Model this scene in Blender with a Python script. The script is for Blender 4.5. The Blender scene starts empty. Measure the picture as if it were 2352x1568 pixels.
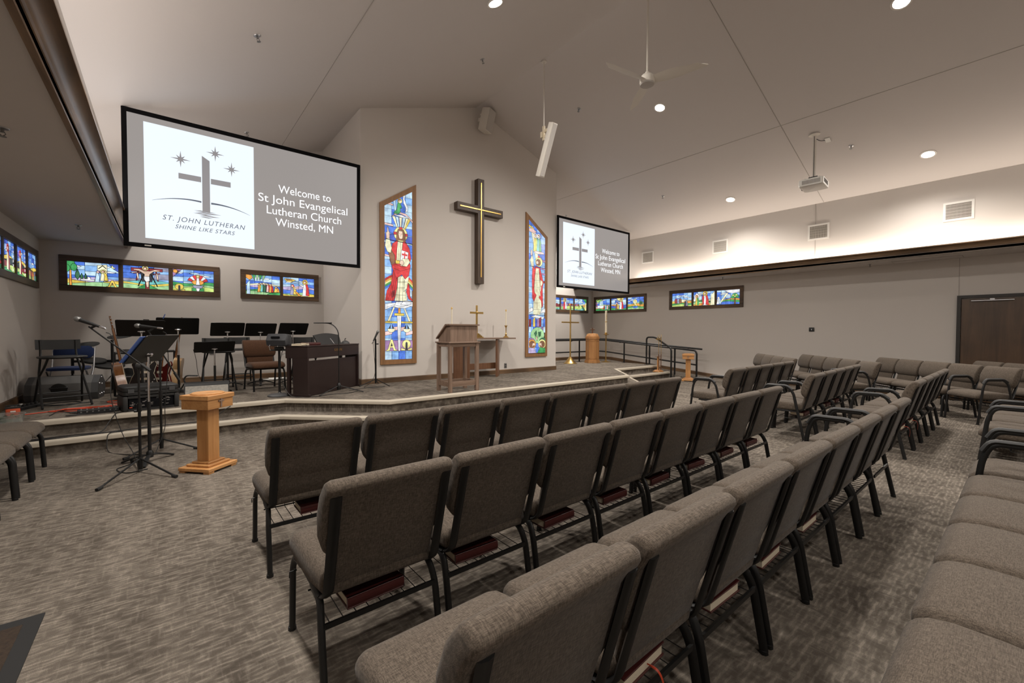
import bpy, bmesh, math, random
from math import sin, cos, pi, radians
from mathutils import Vector, Matrix

random.seed(7)
S = bpy.context.scene
COL = S.collection
# ------------------------------------------------------------------ camera
cd = bpy.data.cameras.new('camera'); cam = bpy.data.objects.new('camera', cd); COL.objects.link(cam)
cd.sensor_width = 36.0; cd.lens = 971.79 / 2352 * 36.0; cd.clip_start = 0.02; cd.clip_end = 100
_yaw, _pit, _rol = radians(39.3227), radians(-1.4059), radians(0.1692)
_f = Vector((sin(_yaw) * cos(_pit), cos(_yaw) * cos(_pit), sin(_pit)))
_r0 = Vector((cos(_yaw), -sin(_yaw), 0)); _u0 = _r0.cross(_f)
_r = _r0 * cos(_rol) + _u0 * sin(_rol); _u = _u0 * cos(_rol) - _r0 * sin(_rol)
cam.matrix_world = Matrix(((_r.x, _u.x, -_f.x, 0), (_r.y, _u.y, -_f.y, 0), (_r.z, _u.z, -_f.z, 1.35), (0, 0, 0, 1)))
S.camera = cam
# ------------------------------------------------------------------ view, world
S.view_settings.view_transform = 'Standard'; S.view_settings.look = 'None'
S.view_settings.gamma = 1.0; S.view_settings.use_curve_mapping = False
S.view_settings.exposure = 0.10
S.cycles.use_denoising = True; S.cycles.max_bounces = 8; S.cycles.diffuse_bounces = 5
S.cycles.sample_clamp_indirect = 4.0; S.cycles.caustics_reflective = False; S.cycles.caustics_refractive = False
w = bpy.data.worlds.new('world'); S.world = w; w.use_nodes = True
w.node_tree.nodes['Background'].inputs[0].default_value = (0.9, 0.85, 0.8, 1)
w.node_tree.nodes['Background'].inputs[1].default_value = 0.0

# room dimensions
CX = 5.345; ZR = 6.25; PITCH = 1 / 3.0
XL, XR = -1.57, 12.2          # outer side walls
UL, UR = -0.69, 11.385        # upper (clerestory) side walls
YF, YB = 10.2, -4.5           # front wall, back wall
YC = 7.8; CL, CR = 2.80, 7.86 # chancel wall
ZS = 2.82; ZP = 0.35          # side ceilings, platform height
def zc(x): return ZR - abs(x - CX) * PITCH

# area lights: cove strips along both upper walls (they sit in the cove troughs), warm white
def area(name, loc, rot, sx, sy, power, col, spread=180):
    l = bpy.data.lights.new(name, 'AREA'); l.shape = 'RECTANGLE'; l.size = sx; l.size_y = sy
    l.energy = power; l.color = col; l.spread = radians(spread)
    o = bpy.data.objects.new(name, l); o.location = loc; o.rotation_euler = rot; COL.objects.link(o); return o
WARM = (1.0, 0.88, 0.76)
area('cove_light_right', (11.24, 1.7, 2.90), (radians(180), radians(14), 0), 0.06, 12.0, 82, WARM)
area('cove_light_left', (-0.55, 2.8, 2.90), (radians(180), radians(-14), 0), 0.06, 14.0, 88, (1.0, 0.93, 0.88))

# ------------------------------------------------------------------ material helpers
MATS = {}
def new_mat(name):
    m = bpy.data.materials.new(name); m.use_nodes = True
    nt = m.node_tree; b = nt.nodes['Principled BSDF']; MATS[name] = m
    return m, nt, b
def simple(name, col, rough=0.6, metal=0.0, spec=0.5, bump=0.0, bscale=60, vary=0.0, vscale=8.0):
    m, nt, b = new_mat(name)
    b.inputs['Base Color'].default_value = (*col, 1); b.inputs['Roughness'].default_value = rough
    b.inputs['Metallic'].default_value = metal; b.inputs['Specular IOR Level'].default_value = spec
    tc = nt.nodes.new('ShaderNodeTexCoord')
    if vary:
        n = nt.nodes.new('ShaderNodeTexNoise'); n.inputs['Scale'].default_value = vscale; n.inputs['Detail'].default_value = 4
        r = nt.nodes.new('ShaderNodeValToRGB')
        r.color_ramp.elements[0].position = 0.3; r.color_ramp.elements[1].position = 0.7
        r.color_ramp.elements[0].color = (*[c * (1 - vary) for c in col], 1)
        r.color_ramp.elements[1].color = (*[min(1, c * (1 + vary)) for c in col], 1)
        nt.links.new(tc.outputs['Object'], n.inputs['Vector']); nt.links.new(n.outputs['Fac'], r.inputs[0])
        nt.links.new(r.outputs[0], b.inputs['Base Color'])
    if bump:
        n = nt.nodes.new('ShaderNodeTexNoise'); n.inputs['Scale'].default_value = bscale; n.inputs['Detail'].default_value = 3
        bp = nt.nodes.new('ShaderNodeBump'); bp.inputs['Strength'].default_value = bump; bp.inputs['Distance'].default_value = 0.002
        nt.links.new(tc.outputs['Object'], n.inputs['Vector']); nt.links.new(n.outputs['Fac'], bp.inputs['Height'])
        nt.links.new(bp.outputs[0], b.inputs['Normal'])
    return m
def emis(name, col, strength=1.0):
    m, nt, b = new_mat(name)
    b.inputs['Base Color'].default_value = (0, 0, 0, 1)
    b.inputs['Emission Color'].default_value = (*col, 1); b.inputs['Emission Strength'].default_value = strength
    b.inputs['Roughness'].default_value = 0.4
    return m
def wood(name, c0, c1, axis=2, rough=0.45, scale=1.0, knots=0.0):
    """straight grained wood, grain along the given object axis"""
    m, nt, b = new_mat(name); b.inputs['Roughness'].default_value = rough
    tc = nt.nodes.new('ShaderNodeTexCoord'); mp = nt.nodes.new('ShaderNodeMapping')
    sc = [22 * scale] * 3; sc[axis] = 1.6 * scale; mp.inputs['Scale'].default_value = sc
    n = nt.nodes.new('ShaderNodeTexNoise'); n.inputs['Scale'].default_value = 1.0; n.inputs['Detail'].default_value = 6
    n.inputs['Roughness'].default_value = 0.6; n.inputs['Distortion'].default_value = 0.6
    r = nt.nodes.new('ShaderNodeValToRGB'); r.color_ramp.elements[0].position = 0.32; r.color_ramp.elements[1].position = 0.70
    r.color_ramp.elements[0].color = (*c0, 1); r.color_ramp.elements[1].color = (*c1, 1)
    L = nt.links.new
    L(tc.outputs['Object'], mp.inputs['Vector']); L(mp.outputs[0], n.inputs['Vector']); L(n.outputs['Fac'], r.inputs[0])
    out = r.outputs[0]
    if knots:
        k = nt.nodes.new('ShaderNodeTexNoise'); k.inputs['Scale'].default_value = 1.1; k.inputs['Detail'].default_value = 3
        kr = nt.nodes.new('ShaderNodeValToRGB'); kr.color_ramp.elements[0].position = 0.36; kr.color_ramp.elements[1].position = 0.62
        kr.color_ramp.elements[0].color = (1 - knots,) * 3 + (1,); kr.color_ramp.elements[1].color = (1.15, 1.15, 1.15, 1)
        mx = nt.nodes.new('ShaderNodeMix'); mx.data_type = 'RGBA'; mx.blend_type = 'MULTIPLY'; mx.inputs[0].default_value = 1
        L(tc.outputs['Object'], k.inputs['Vector']); L(k.outputs['Fac'], kr.inputs[0])
        L(out, mx.inputs[6]); L(kr.outputs[0], mx.inputs[7]); out = mx.outputs[2]
    L(out, b.inputs['Base Color'])
    bp = nt.nodes.new('ShaderNodeBump'); bp.inputs['Strength'].default_value = 0.15; bp.inputs['Distance'].default_value = 0.001
    L(n.outputs['Fac'], bp.inputs['Height']); L(bp.outputs[0], b.inputs['Normal'])
    return m
def carpet():
    m, nt, b = new_mat('carpet'); L = nt.links.new; b.inputs['Roughness'].default_value = 0.95
    b.inputs['Specular IOR Level'].default_value = 0.15
    tc = nt.nodes.new('ShaderNodeTexCoord')
    def noise(scale, sx, sy, rot, lo, hi, det=2.0, dist=0.0):
        mp = nt.nodes.new('ShaderNodeMapping'); mp.inputs['Scale'].default_value = (sx, sy, sx); mp.inputs['Rotation'].default_value = (0, 0, rot)
        n = nt.nodes.new('ShaderNodeTexNoise'); n.inputs['Scale'].default_value = scale; n.inputs['Detail'].default_value = det; n.inputs['Distortion'].default_value = dist
        r = nt.nodes.new('ShaderNodeMapRange'); r.inputs['From Min'].default_value = lo; r.inputs['From Max'].default_value = hi
        L(tc.outputs['Object'], mp.inputs[0]); L(mp.outputs[0], n.inputs['Vector']); L(n.outputs['Fac'], r.inputs['Value']); return r.outputs[0]
    def math(op, a, c):
        n = nt.nodes.new('ShaderNodeMath'); n.operation = op
        for i, v in enumerate((a, c)):
            if isinstance(v, (int, float)): n.inputs[i].default_value = v
            else: L(v, n.inputs[i])
        n.use_clamp = True; return n.outputs[0]
    # short dashes along X and along Y, patches and pile grain
    sx = nt.nodes.new('ShaderNodeSeparateXYZ'); L(tc.outputs['Object'], sx.inputs[0])
    wob = noise(1.0, 16, 16, 0, 0.2, 0.8, 2.0)
    ph = math('ADD', sx.outputs[1], math('MULTIPLY', wob, 0.016)); ph.node.use_clamp = False
    ph2 = math('MULTIPLY', ph, 2 * pi / 0.024); ph2.node.use_clamp = False
    sn = math('SINE', ph2, 0.0); sn.node.use_clamp = False
    rows = math('ADD', math('MULTIPLY', sn, 1.0), 0.45)
    dx = math('MULTIPLY', rows, noise(1.0, 13, 34, 0, 0.40, 0.62, 2.0))
    dy = noise(1.0, 62, 10, 0, 0.53, 0.74, 2.0, 0.0)
    patch = noise(1.0, 2.2, 1.2, 0, 0.35, 0.65, 2.0)
    streak = noise(1.0, 5.5, 0.7, 0, 0.42, 0.66, 2.0)
    grain = noise(1.0, 260, 260, 0, 0.25, 0.75, 2.0)
    v = math('ADD', math('MULTIPLY', dx, 0.46), math('MULTIPLY', dy, 0.20))
    v = math('ADD', v, math('MULTIPLY', patch, 0.14)); v = math('ADD', v, math('MULTIPLY', streak, 0.14))
    v = math('MULTIPLY', v, math('ADD', math('MULTIPLY', grain, 0.7), 0.55))
    r = nt.nodes.new('ShaderNodeValToRGB')
    r.color_ramp.elements[0].position = 0.0; r.color_ramp.elements[0].color = (*CARPET_LO, 1)
    r.color_ramp.elements[1].position = 0.85; r.color_ramp.elements[1].color = (*CARPET_HI, 1)
    L(v, r.inputs[0]); L(r.outputs[0], b.inputs['Base Color'])
    bp = nt.nodes.new('ShaderNodeBump'); bp.inputs['Strength'].default_value = 0.5; bp.inputs['Distance'].default_value = 0.004
    L(grain, bp.inputs['Height']); L(bp.outputs[0], b.inputs['Normal'])
    return m
def fabric(name, lo, hi):
    m, nt, b = new_mat(name); L = nt.links.new; b.inputs['Roughness'].default_value = 0.95
    b.inputs['Specular IOR Level'].default_value = 0.2; b.inputs['Sheen Weight'].default_value = 0.08
    tc = nt.nodes.new('ShaderNodeTexCoord')
    outs = []
    for sc in ((420, 60, 60), (60, 420, 420), (9, 9, 9)):
        mp = nt.nodes.new('ShaderNodeMapping'); mp.inputs['Scale'].default_value = sc
        n = nt.nodes.new('ShaderNodeTexNoise'); n.inputs['Scale'].default_value = 1.0; n.inputs['Detail'].default_value = 2
        L(tc.outputs['Object'], mp.inputs[0]); L(mp.outputs[0], n.inputs['Vector']); outs.append(n.outputs['Fac'])
    a = nt.nodes.new('ShaderNodeMath'); a.operation = 'MULTIPLY'; L(outs[0], a.inputs[0]); L(outs[1], a.inputs[1])
    r = nt.nodes.new('ShaderNodeValToRGB'); r.color_ramp.elements[0].position = 0.14; r.color_ramp.elements[1].position = 0.38
    r.color_ramp.elements[0].color = (*lo, 1); r.color_ramp.elements[1].color = (*hi, 1)
    L(a.outputs[0], r.inputs[0]); L(r.outputs[0], b.inputs['Base Color'])
    bp = nt.nodes.new('ShaderNodeBump'); bp.inputs['Strength'].default_value = 0.35; bp.inputs['Distance'].default_value = 0.0015
    L(a.outputs[0], bp.inputs['Height']); L(bp.outputs[0], b.inputs['Normal'])
    return m
CARPET_LO = (0.076, 0.063, 0.051); CARPET_HI = (0.325, 0.283, 0.236)
M = MATS
simple('wall_paint', (0.60, 0.56, 0.522), 0.85, spec=0.2, bump=0.06, bscale=140)
simple('ceiling_paint', (0.57, 0.532, 0.508), 0.9, spec=0.15, bump=0.05, bscale=140)
simple('joint_line', (0.36, 0.33, 0.30), 0.9)
carpet()
fabric('chair_fabric', (0.054, 0.042, 0.032), (0.132, 0.106, 0.083))
fabric('brown_fabric', (0.048, 0.022, 0.011), (0.090, 0.044, 0.024))
fabric('blue_vinyl', (0.012, 0.022, 0.07), (0.02, 0.035, 0.10))
simple('black_steel', (0.008, 0.008, 0.008), 0.42, spec=0.4)
simple('black_plastic', (0.014, 0.014, 0.014), 0.55, bump=0.1, bscale=300)
simple('dark_grey_plastic', (0.05, 0.05, 0.052), 0.5, bump=0.1, bscale=200)
simple('monitor_grey', (0.10, 0.098, 0.094), 0.55, bump=0.1, bscale=200)
simple('rubber', (0.01, 0.01, 0.01), 0.8)
simple('cable_black', (0.008, 0.008, 0.008), 0.5)
simple('cable_orange', (0.55, 0.06, 0.02), 0.5)
simple('chrome', (0.75, 0.75, 0.77), 0.18, 1.0)
simple('steel_grey', (0.42, 0.42, 0.43), 0.35, 1.0)
simple('brass', (0.62, 0.42, 0.15), 0.28, 1.0)
simple('gold_leaf', (0.62, 0.40, 0.13), 0.35, 1.0)
wood('dark_trim', (0.052, 0.030, 0.017), (0.148, 0.088, 0.047), 0, 0.5, 0.6, 0.5)
wood('dark_trim_y', (0.052, 0.030, 0.017), (0.148, 0.088, 0.047), 1, 0.5, 0.6, 0.5)
wood('dark_trim_z', (0.052, 0.030, 0.017), (0.148, 0.088, 0.047), 2, 0.5, 0.6, 0.5)
wood('base_wood', (0.085, 0.046, 0.022), (0.22, 0.128, 0.064), 0, 0.5, 0.6, 0.5)
wood('base_wood_y', (0.085, 0.046, 0.022), (0.22, 0.128, 0.064), 1, 0.5, 0.6, 0.5)
wood('cove_wood_lit', (0.105, 0.064, 0.034), (0.27, 0.168, 0.094), 1, 0.30, 0.6, 0.4)  # trim stain with brighter colour, standing in for light on the crown face
wood('tall_frame_wood', (0.22, 0.110, 0.045), (0.30, 0.155, 0.066), 2, 0.5)
wood('cross_wood', (0.045, 0.027, 0.017), (0.082, 0.052, 0.034), 2, 0.5)
wood('walnut', (0.150, 0.095, 0.066), (0.275, 0.188, 0.138), 2, 0.5)
wood('walnut_x', (0.150, 0.095, 0.066), (0.275, 0.188, 0.138), 0, 0.5)
wood('red_brown_wood', (0.105, 0.046, 0.022), (0.17, 0.080, 0.040), 2, 0.45)
wood('oak', (0.40, 0.185, 0.060), (0.56, 0.29, 0.11), 2, 0.4)
wood('oak_x', (0.40, 0.185, 0.060), (0.56, 0.29, 0.11), 0, 0.4)
wood('guitar_wood', (0.16, 0.065, 0.025), (0.26, 0.115, 0.045), 2, 0.25)
wood('guitar_spruce', (0.36, 0.22, 0.10), (0.46, 0.29, 0.14), 2, 0.3)
simple('guitar_black', (0.012, 0.010, 0.010), 0.2)
simple('guitar_red', (0.085, 0.010, 0.008), 0.2)
simple('cream', (0.62, 0.54, 0.40), 0.5)
simple('ivory_wax', (0.80, 0.72, 0.55), 0.5)
simple('nosing', (0.44, 0.39, 0.315), 0.6, bump=0.05)
simple('white_plastic', (0.72, 0.70, 0.66), 0.45)
simple('speaker_white', (0.66, 0.62, 0.56), 0.6)
simple('speaker_grille', (0.46, 0.43, 0.40), 0.7, bump=0.6, bscale=900)
simple('book_burgundy', (0.062, 0.013, 0.012), 0.35, vary=0.15)
simple('paper', (0.70, 0.62, 0.48), 0.8, bump=0.4, bscale=400)
simple('paper_white', (0.8, 0.8, 0.78), 0.8)
simple('folder_blue', (0.06, 0.13, 0.42), 0.5)
simple('piano_brown', (0.022, 0.012, 0.011), 0.35)
simple('monitor_shell', (0.026, 0.027, 0.031), 0.5, bump=0.1, bscale=200)
simple('grey_metal', (0.22, 0.22, 0.215), 0.45, 0.6)
simple('amp_grey', (0.42, 0.40, 0.36), 0.7, vary=0.2, vscale=40)
simple('vent_dark', (0.16, 0.145, 0.13), 0.8)
simple('wall_plate', (0.62, 0.58, 0.52), 0.5)
simple('orange_plastic', (0.60, 0.09, 0.025), 0.5)
simple('green_leaf', (0.06, 0.09, 0.035), 0.7, vary=0.5, vscale=30)
simple('mat_brown', (0.030, 0.018, 0.010), 0.95, bump=0.9, bscale=120, vary=0.35, vscale=60)
simple('door_stain', (0.05, 0.027, 0.014), 0.45)
wood('door_wood', (0.060, 0.032, 0.016), (0.125, 0.070, 0.036), 2, 0.4, 0.35, 0.3)
simple('door_frame_brown', (0.018, 0.014, 0.011), 0.5)
m, nt, b = new_mat('clear_plastic'); b.inputs['Base Color'].default_value = (0.8, 0.85, 0.82, 1); b.inputs['Transmission Weight'].default_value = 0.85; b.inputs['Roughness'].default_value = 0.15
emis('downlight_lens', (1.0, 0.93, 0.82), 22.0)
simple('downlight_trim', (0.75, 0.72, 0.68), 0.5)
simple('screen_black', (0.006, 0.006, 0.007), 0.9, spec=0.1)
# projector light on the screens: grey background level and lit slide level
emis('screen_grey', (0.30, 0.275, 0.262), 1.0)
emis('slide_white', (0.80, 0.88, 0.98), 1.05)
emis('slide_text', (0.97, 0.98, 1.0), 1.1)
emis('slide_logo_grey', (0.26, 0.245, 0.25), 1.0)
emis('slide_logo_dark', (0.10, 0.115, 0.15), 1.0)

# ------------------------------------------------------------------ mesh builder
class MB:
    def __init__(self): self.bm = bmesh.new()
    def poly(self, vs, mat=0):
        f = self.bm.faces.new([self.bm.verts.new(v) for v in vs]); f.material_index = mat; return f
    def box(self, c, s, rot=None, bevel=0.0, mat=0, seg=1):
        mt = Matrix.Translation(Vector(c))
        if rot is not None: mt = mt @ (rot.to_4x4() if isinstance(rot, Matrix) else Matrix.Rotation(rot, 4, 'Z'))
        mt = mt @ Matrix.Diagonal((s[0], s[1], s[2], 1))
        r = bmesh.ops.create_cube(self.bm, size=1.0, matrix=mt)
        fs = {f for v in r['verts'] for f in v.link_faces}
        for f in fs: f.material_index = mat
        if bevel:
            es = list({e for f in fs for e in f.edges})
            bmesh.ops.bevel(self.bm, geom=es, offset=bevel, segments=seg, profile=0.5, affect='EDGES', clamp_overlap=True)
        return self
    def loft(self, loops, mat=0, cap=True, closed=False):
        rows = [[self.bm.verts.new(p) for p in l] for l in loops]
        n = len(rows[0]); pairs = list(zip(rows, rows[1:])) + ([(rows[-1], rows[0])] if closed else [])
        for a, b_ in pairs:
            for i in range(n):
                f = self.bm.faces.new((a[i], a[(i + 1) % n], b_[(i + 1) % n], b_[i])); f.material_index = mat
        if cap and not closed:
            f = self.bm.faces.new(rows[0][::-1]); f.material_index = mat
            f = self.bm.faces.new(rows[-1]); f.material_index = mat
        return self
    def tube(self, pts, r, seg=8, mat=0, cap=True, closed=False, up=None, flat=None):
        """round tube along pts; flat=(ra, rb): oval section, ra along 'up'"""
        pts = [Vector(p) for p in pts]; n = len(pts); loops = []
        prev = None
        for i, p in enumerate(pts):
            if closed: t = pts[(i + 1) % n] - pts[i - 1]
            else: t = pts[min(i + 1, n - 1)] - pts[max(i - 1, 0)]
            t.normalize()
            u = Vector(up) if up is not None else (prev if prev is not None else (Vector((0, 0, 1)) if abs(t.z) < 0.9 else Vector((1, 0, 0))))
            u = u - t * u.dot(t)
            if u.length < 1e-4: u = t.orthogonal()
            u.normalize(); prev = u; v = t.cross(u)
            rr = r[i] if isinstance(r, (list, tuple)) else r
            a, b_ = flat if flat else (rr, rr)
            k = 1.0
            if 0 < i < n - 1 or closed:   # widen mitres
                d1 = (pts[i] - pts[i - 1]).normalized(); k = min(1.35, 1 / max(0.6, d1.dot(t)))
            loops.append([p + u * (a * cos(2 * pi * j / seg)) * 1 + v * (b_ * sin(2 * pi * j / seg)) * 1 for j in range(seg)])
        return self.loft(loops, mat, cap, closed)
    def lathe(self, prof, c=(0, 0, 0), seg=24, mat=0, rot=None):
        mt = Matrix.Translation(Vector(c)) @ (rot.to_4x4() if rot is not None else Matrix.Identity(4))
        loops = [[mt @ Vector((max(r, 1e-5) * cos(2 * pi * j / seg), max(r, 1e-5) * sin(2 * pi * j / seg), z)) for j in range(seg)] for r, z in prof]
        return self.loft(loops, mat)
    def prism(self, poly, d0, d1, mt=None, mat=0):
        """2-D polygon extruded from d0 to d1 along local z, placed by matrix mt"""
        mt = mt or Matrix.Identity(4)
        return self.loft([[mt @ Vector((x, y, d0)) for x, y in poly], [mt @ Vector((x, y, d1)) for x, y in poly]], mat)
    def build(self, name, mats, parent=None, smooth=35, loc=None, rotz=None, up=True):
        bm = self.bm
        if up: bmesh.ops.recalc_face_normals(bm, faces=bm.faces[:])
        me = bpy.data.meshes.new(name); bm.to_mesh(me); bm.free()
        for m in (mats if isinstance(mats, (list, tuple)) else [mats]): me.materials.append(MATS[m])
        if smooth:
            me.polygons.foreach_set('use_smooth', [True] * len(me.polygons)); me.set_sharp_from_angle(angle=radians(smooth))
        o = bpy.data.objects.new(name, me); COL.objects.link(o)
        if parent is not None: o.parent = parent
        if loc is not None: o.location = loc
        if rotz is not None: o.rotation_euler = (0, 0, rotz)
        return o
def tag(o, label, cat, group=None):
    o['label'] = label; o['category'] = cat
    if group: o['group'] = group
    return o
def thing(name, label, cat, loc=(0, 0, 0), rotz=0.0, group=None):
    o = bpy.data.objects.new(name, None); o.empty_display_size = 0.1; COL.objects.link(o)
    o.location = loc; o.rotation_euler = (0, 0, rotz)
    return tag(o, label, cat, group)
def struct(o, label=None):
    o['kind'] = 'structure'
    if label: o['label'] = label
    return o
def dup(root, loc, rotz, label, group=None):
    r = root.copy(); COL.objects.link(r); r.location = loc; r.rotation_euler = (0, 0, rotz); r['label'] = label
    if group: r['group'] = group
    for ch in list(root.children):
        c = ch.copy(); COL.objects.link(c); c.parent = r
        for g in list(ch.children):
            d = g.copy(); COL.objects.link(d); d.parent = c
    return r
def arc(c, r, a0, a1, n, plane='xz'):
    out = []
    for i in range(n + 1):
        a = radians(a0 + (a1 - a0) * i / n); x, y = r * cos(a), r * sin(a)
        out.append((c[0] + x, c[1], c[2] + y) if plane == 'xz' else (c[0], c[1] + x, c[2] + y) if plane == 'yz' else (c[0] + x, c[1] + y, c[2]))
    return out
def fillet(pts, r, n=4):
    """round the corners of a polyline"""
    P = [Vector(p) for p in pts]; out = [P[0]]
    for i in range(1, len(P) - 1):
        a, b_, c = P[i - 1], P[i], P[i + 1]
        d1 = (a - b_); d2 = (c - b_); k = min(r, d1.length * 0.45, d2.length * 0.45)
        p0 = b_ + d1.normalized() * k; p1 = b_ + d2.normalized() * k
        for j in range(n + 1):
            t = j / n; out.append(p0 * (1 - t) ** 2 + b_ * 2 * t * (1 - t) + p1 * t * t)
    out.append(P[-1]); return out
def spline(pts, n=6):
    """smooth curve through points (Catmull-Rom)"""
    P = [Vector(p) for p in pts]; Q = [P[0]] + P + [P[-1]]; out = []
    for i in range(1, len(Q) - 2):
        p0, p1, p2, p3 = Q[i - 1:i + 3]
        for j in range(n):
            t = j / n
            out.append(0.5 * ((2 * p1) + (p2 - p0) * t + (2 * p0 - 5 * p1 + 4 * p2 - p3) * t * t + (3 * p1 - p0 - 3 * p2 + p3) * t ** 3))
    out.append(P[-1]); return out
def rrect(w0, d0, r, n=3, cx=0, cy=0):
    """rounded rectangle loop in 2-D"""
    out = []
    r = max(min(r, w0 / 2 - 1e-4, d0 / 2 - 1e-4), 1e-4)
    for sx, sy, a0 in ((1, 1, 0), (-1, 1, 90), (-1, -1, 180), (1, -1, 270)):
        for i in range(n + 1):
            a = radians(a0 + 90 * i / n); out.append((cx + sx * (w0 / 2 - r) + r * cos(a), cy + sy * (d0 / 2 - r) + r * sin(a)))
    return out
def text_mesh(body, size, align='CENTER', shear=0.0, space=1.0):
    cu = bpy.data.curves.new('txt', 'FONT'); cu.body = body; cu.size = size; cu.align_x = align; cu.shear = shear
    cu.space_character = space; cu.fill_mode = 'FRONT'; cu.resolution_u = 6
    o = bpy.data.objects.new('txt', cu); COL.objects.link(o)
    dg = bpy.context.evaluated_depsgraph_get(); me = bpy.data.meshes.new_from_object(o.evaluated_get(dg))
    bpy.data.objects.remove(o); bpy.data.curves.remove(cu); me.materials.clear()
    return me
def lettering(name, body, size, mat, mt, parent, **k):
    me = text_mesh(body, size, **k); me.name = name; me.transform(mt); me.materials.append(MATS[mat])
    o = bpy.data.objects.new(name, me); COL.objects.link(o); o.parent = parent; return o
# ================================================================== the room
def face(mb, vs, mat=0): mb.poly(vs, mat)
# floor
b_ = MB(); b_.box(((XL + XR) / 2, (YF + YB) / 2, -0.05), (XR - XL, YF - YB, 0.1)); struct(b_.build('floor', 'carpet', smooth=0), 'grey brown flecked carpet floor')
# side walls (full, outer) and upper walls
def wallbox(name, x0, x1, y0, y1, z0, z1, label):
    mb = MB(); mb.box(((x0 + x1) / 2, (y0 + y1) / 2, (z0 + z1) / 2), (abs(x1 - x0), abs(y1 - y0), z1 - z0))
    return struct(mb.build(name, 'wall_paint', smooth=0), label)
T = 0.15
wallbox('wall_left', XL - T, XL, YB, YF, 0, ZS, 'lower left side wall')
wallbox('wall_right', XR, XR + T, YB, YF, 0, ZS, 'lower right side wall')
wallbox('wall_upper_left', UL - T, UL, YB, YF, ZS + .04, zc(UL) + .02, 'upper left wall above the cove')
wallbox('wall_upper_right', UR, UR + T, YB, YF, ZS + .04, zc(UR) + .02, 'upper right wall above the cove')
# front wall with gable top, back wall
def gable(name, y0, y1, x0, x1, z0, label, low=None):
    mb = MB(); pts = [(x0, z0), (x1, z0), (x1, zc(x1)), (CX, ZR), (x0, zc(x0))] if x0 < CX < x1 else None
    mt = Matrix(((1, 0, 0, 0), (0, 0, 1, 0), (0, 1, 0, 0), (0, 0, 0, 1)))
    mb.prism(pts, y0, y1, mt); return struct(mb.build(name, 'wall_paint', smooth=0), label)
gable('wall_front', YF, YF + T, UL, UR, 0, 'front wall behind the stage')
wallbox('wall_front_left', XL, UL, YF, YF + T, 0, ZS, 'front wall, left bay')
wallbox('wall_front_right', UR, XR, YF, YF + T, 0, ZS, 'front wall, right bay')
gable('wall_back', YB - T, YB, UL, UR, 0, 'back wall'); wallbox('wall_back_left', XL, UL, YB - T, YB, 0, ZS, 'back wall, left bay'); wallbox('wall_back_right', UR, XR, YB - T, YB, 0, ZS, 'back wall, right bay')
# chancel wall: front face plus two returns, in one piece
mb = MB(); mt = Matrix(((1, 0, 0, 0), (0, 0, 1, 0), (0, 1, 0, 0), (0, 0, 0, 1)))
mb.prism([(CL, 0.02), (CR, 0.02), (CR, zc(CR) + .01), (CX, ZR + .01), (CL, zc(CL) + .01)], YC, YF + .05, mt)
struct(mb.build('wall_chancel', 'wall_paint', smooth=0), 'projecting gabled chancel wall')
# sloped ceilings and side ceilings
for nm, x0, x1 in (('ceiling_slope_left', UL - T, CX), ('ceiling_slope_right', CX, UR + T)):
    mb = MB(); mb.prism([(x0, zc(x0)), (x1, zc(x1)), (x1, zc(x1) + .12), (x0, zc(x0) + .12)], YB - T, YF + T, mt)
    struct(mb.build(nm, 'ceiling_paint', smooth=0), 'sloping painted ceiling')
for nm, x0, x1 in (('ceiling_side_left', XL - T, -0.50), ('ceiling_side_right', 11.195, XR + T)):
    mb = MB(); mb.box(((x0 + x1) / 2, (YB + YF) / 2, ZS + .02), (x1 - x0, YF - YB, .04)); struct(mb.build(nm, 'ceiling_paint', smooth=0), 'flat low ceiling over the side bay')
# drywall joints in the ceiling and wall (thin raised reveals)
mb = MB()
def strip(p, q, n, wd=.006, h=.003):
    p, q, n = Vector(p), Vector(q), Vector(n).normalized(); t = (q - p).normalized(); s = t.cross(n) * wd
    a = [p - s, p + s, p + s + n * h, p - s + n * h]; c = [v + (q - p) for v in a]; mb.loft([a, c])
nl = Vector((PITCH, 0, -1)); nr = Vector((-PITCH, 0, -1))
def cp(x, y): return (x, y, zc(x) - .001)
strip(cp(1.875, YB), cp(1.875, YF), nl, .0035); strip(cp(5.4, 2.95), cp(UR, 2.95), nr, .0045); strip(cp(8.75, YB), cp(8.75, YF), nr, .002)
strip((UR - .001, 3.1, 2.95), (UR - .001, 3.1, zc(UR)), (-1, 0, 0), .003)
strip((XR - .001, .895, 2.04), (XR - .001, .895, ZS), (-1, 0, 0), .004)
struct(mb.build('trim_1', 'joint_line', smooth=0), 'fine reveal joints in ceiling and walls')
# cove beams: fascia board plus crown that leans into the room
def cove(name, xf, s, label):
    # xf = room-side face of the fascia, s = direction towards the room
    prof = [(xf - s * .035, 2.80), (xf, 2.80), (xf, 2.86), (xf + s * .006, 2.862), (xf + s * .006, 2.872), (xf + s * .014, 2.88)]
    prof += [(xf + s * (.014 + .075 * (1 - cos(a * pi / 12))), 2.88 + .075 * sin(a * pi / 12)) for a in range(1, 7)]
    prof += [(xf + s * .10, 2.955), (xf + s * .10, 2.972), (xf + s * .085, 2.972), (xf - s * .02, 2.89), (xf - s * .035, 2.89)]
    mb = MB(); mb.prism(prof, YB, YF if s > 0 else YF, mt)
    return struct(mb.build(name, 'cove_wood_lit', smooth=25), label)
cove('trim_2', -0.50, 1, 'dark stained cove moulding on the left'); cove('trim_3', 11.195, -1, 'dark stained cove moulding on the right')
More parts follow.
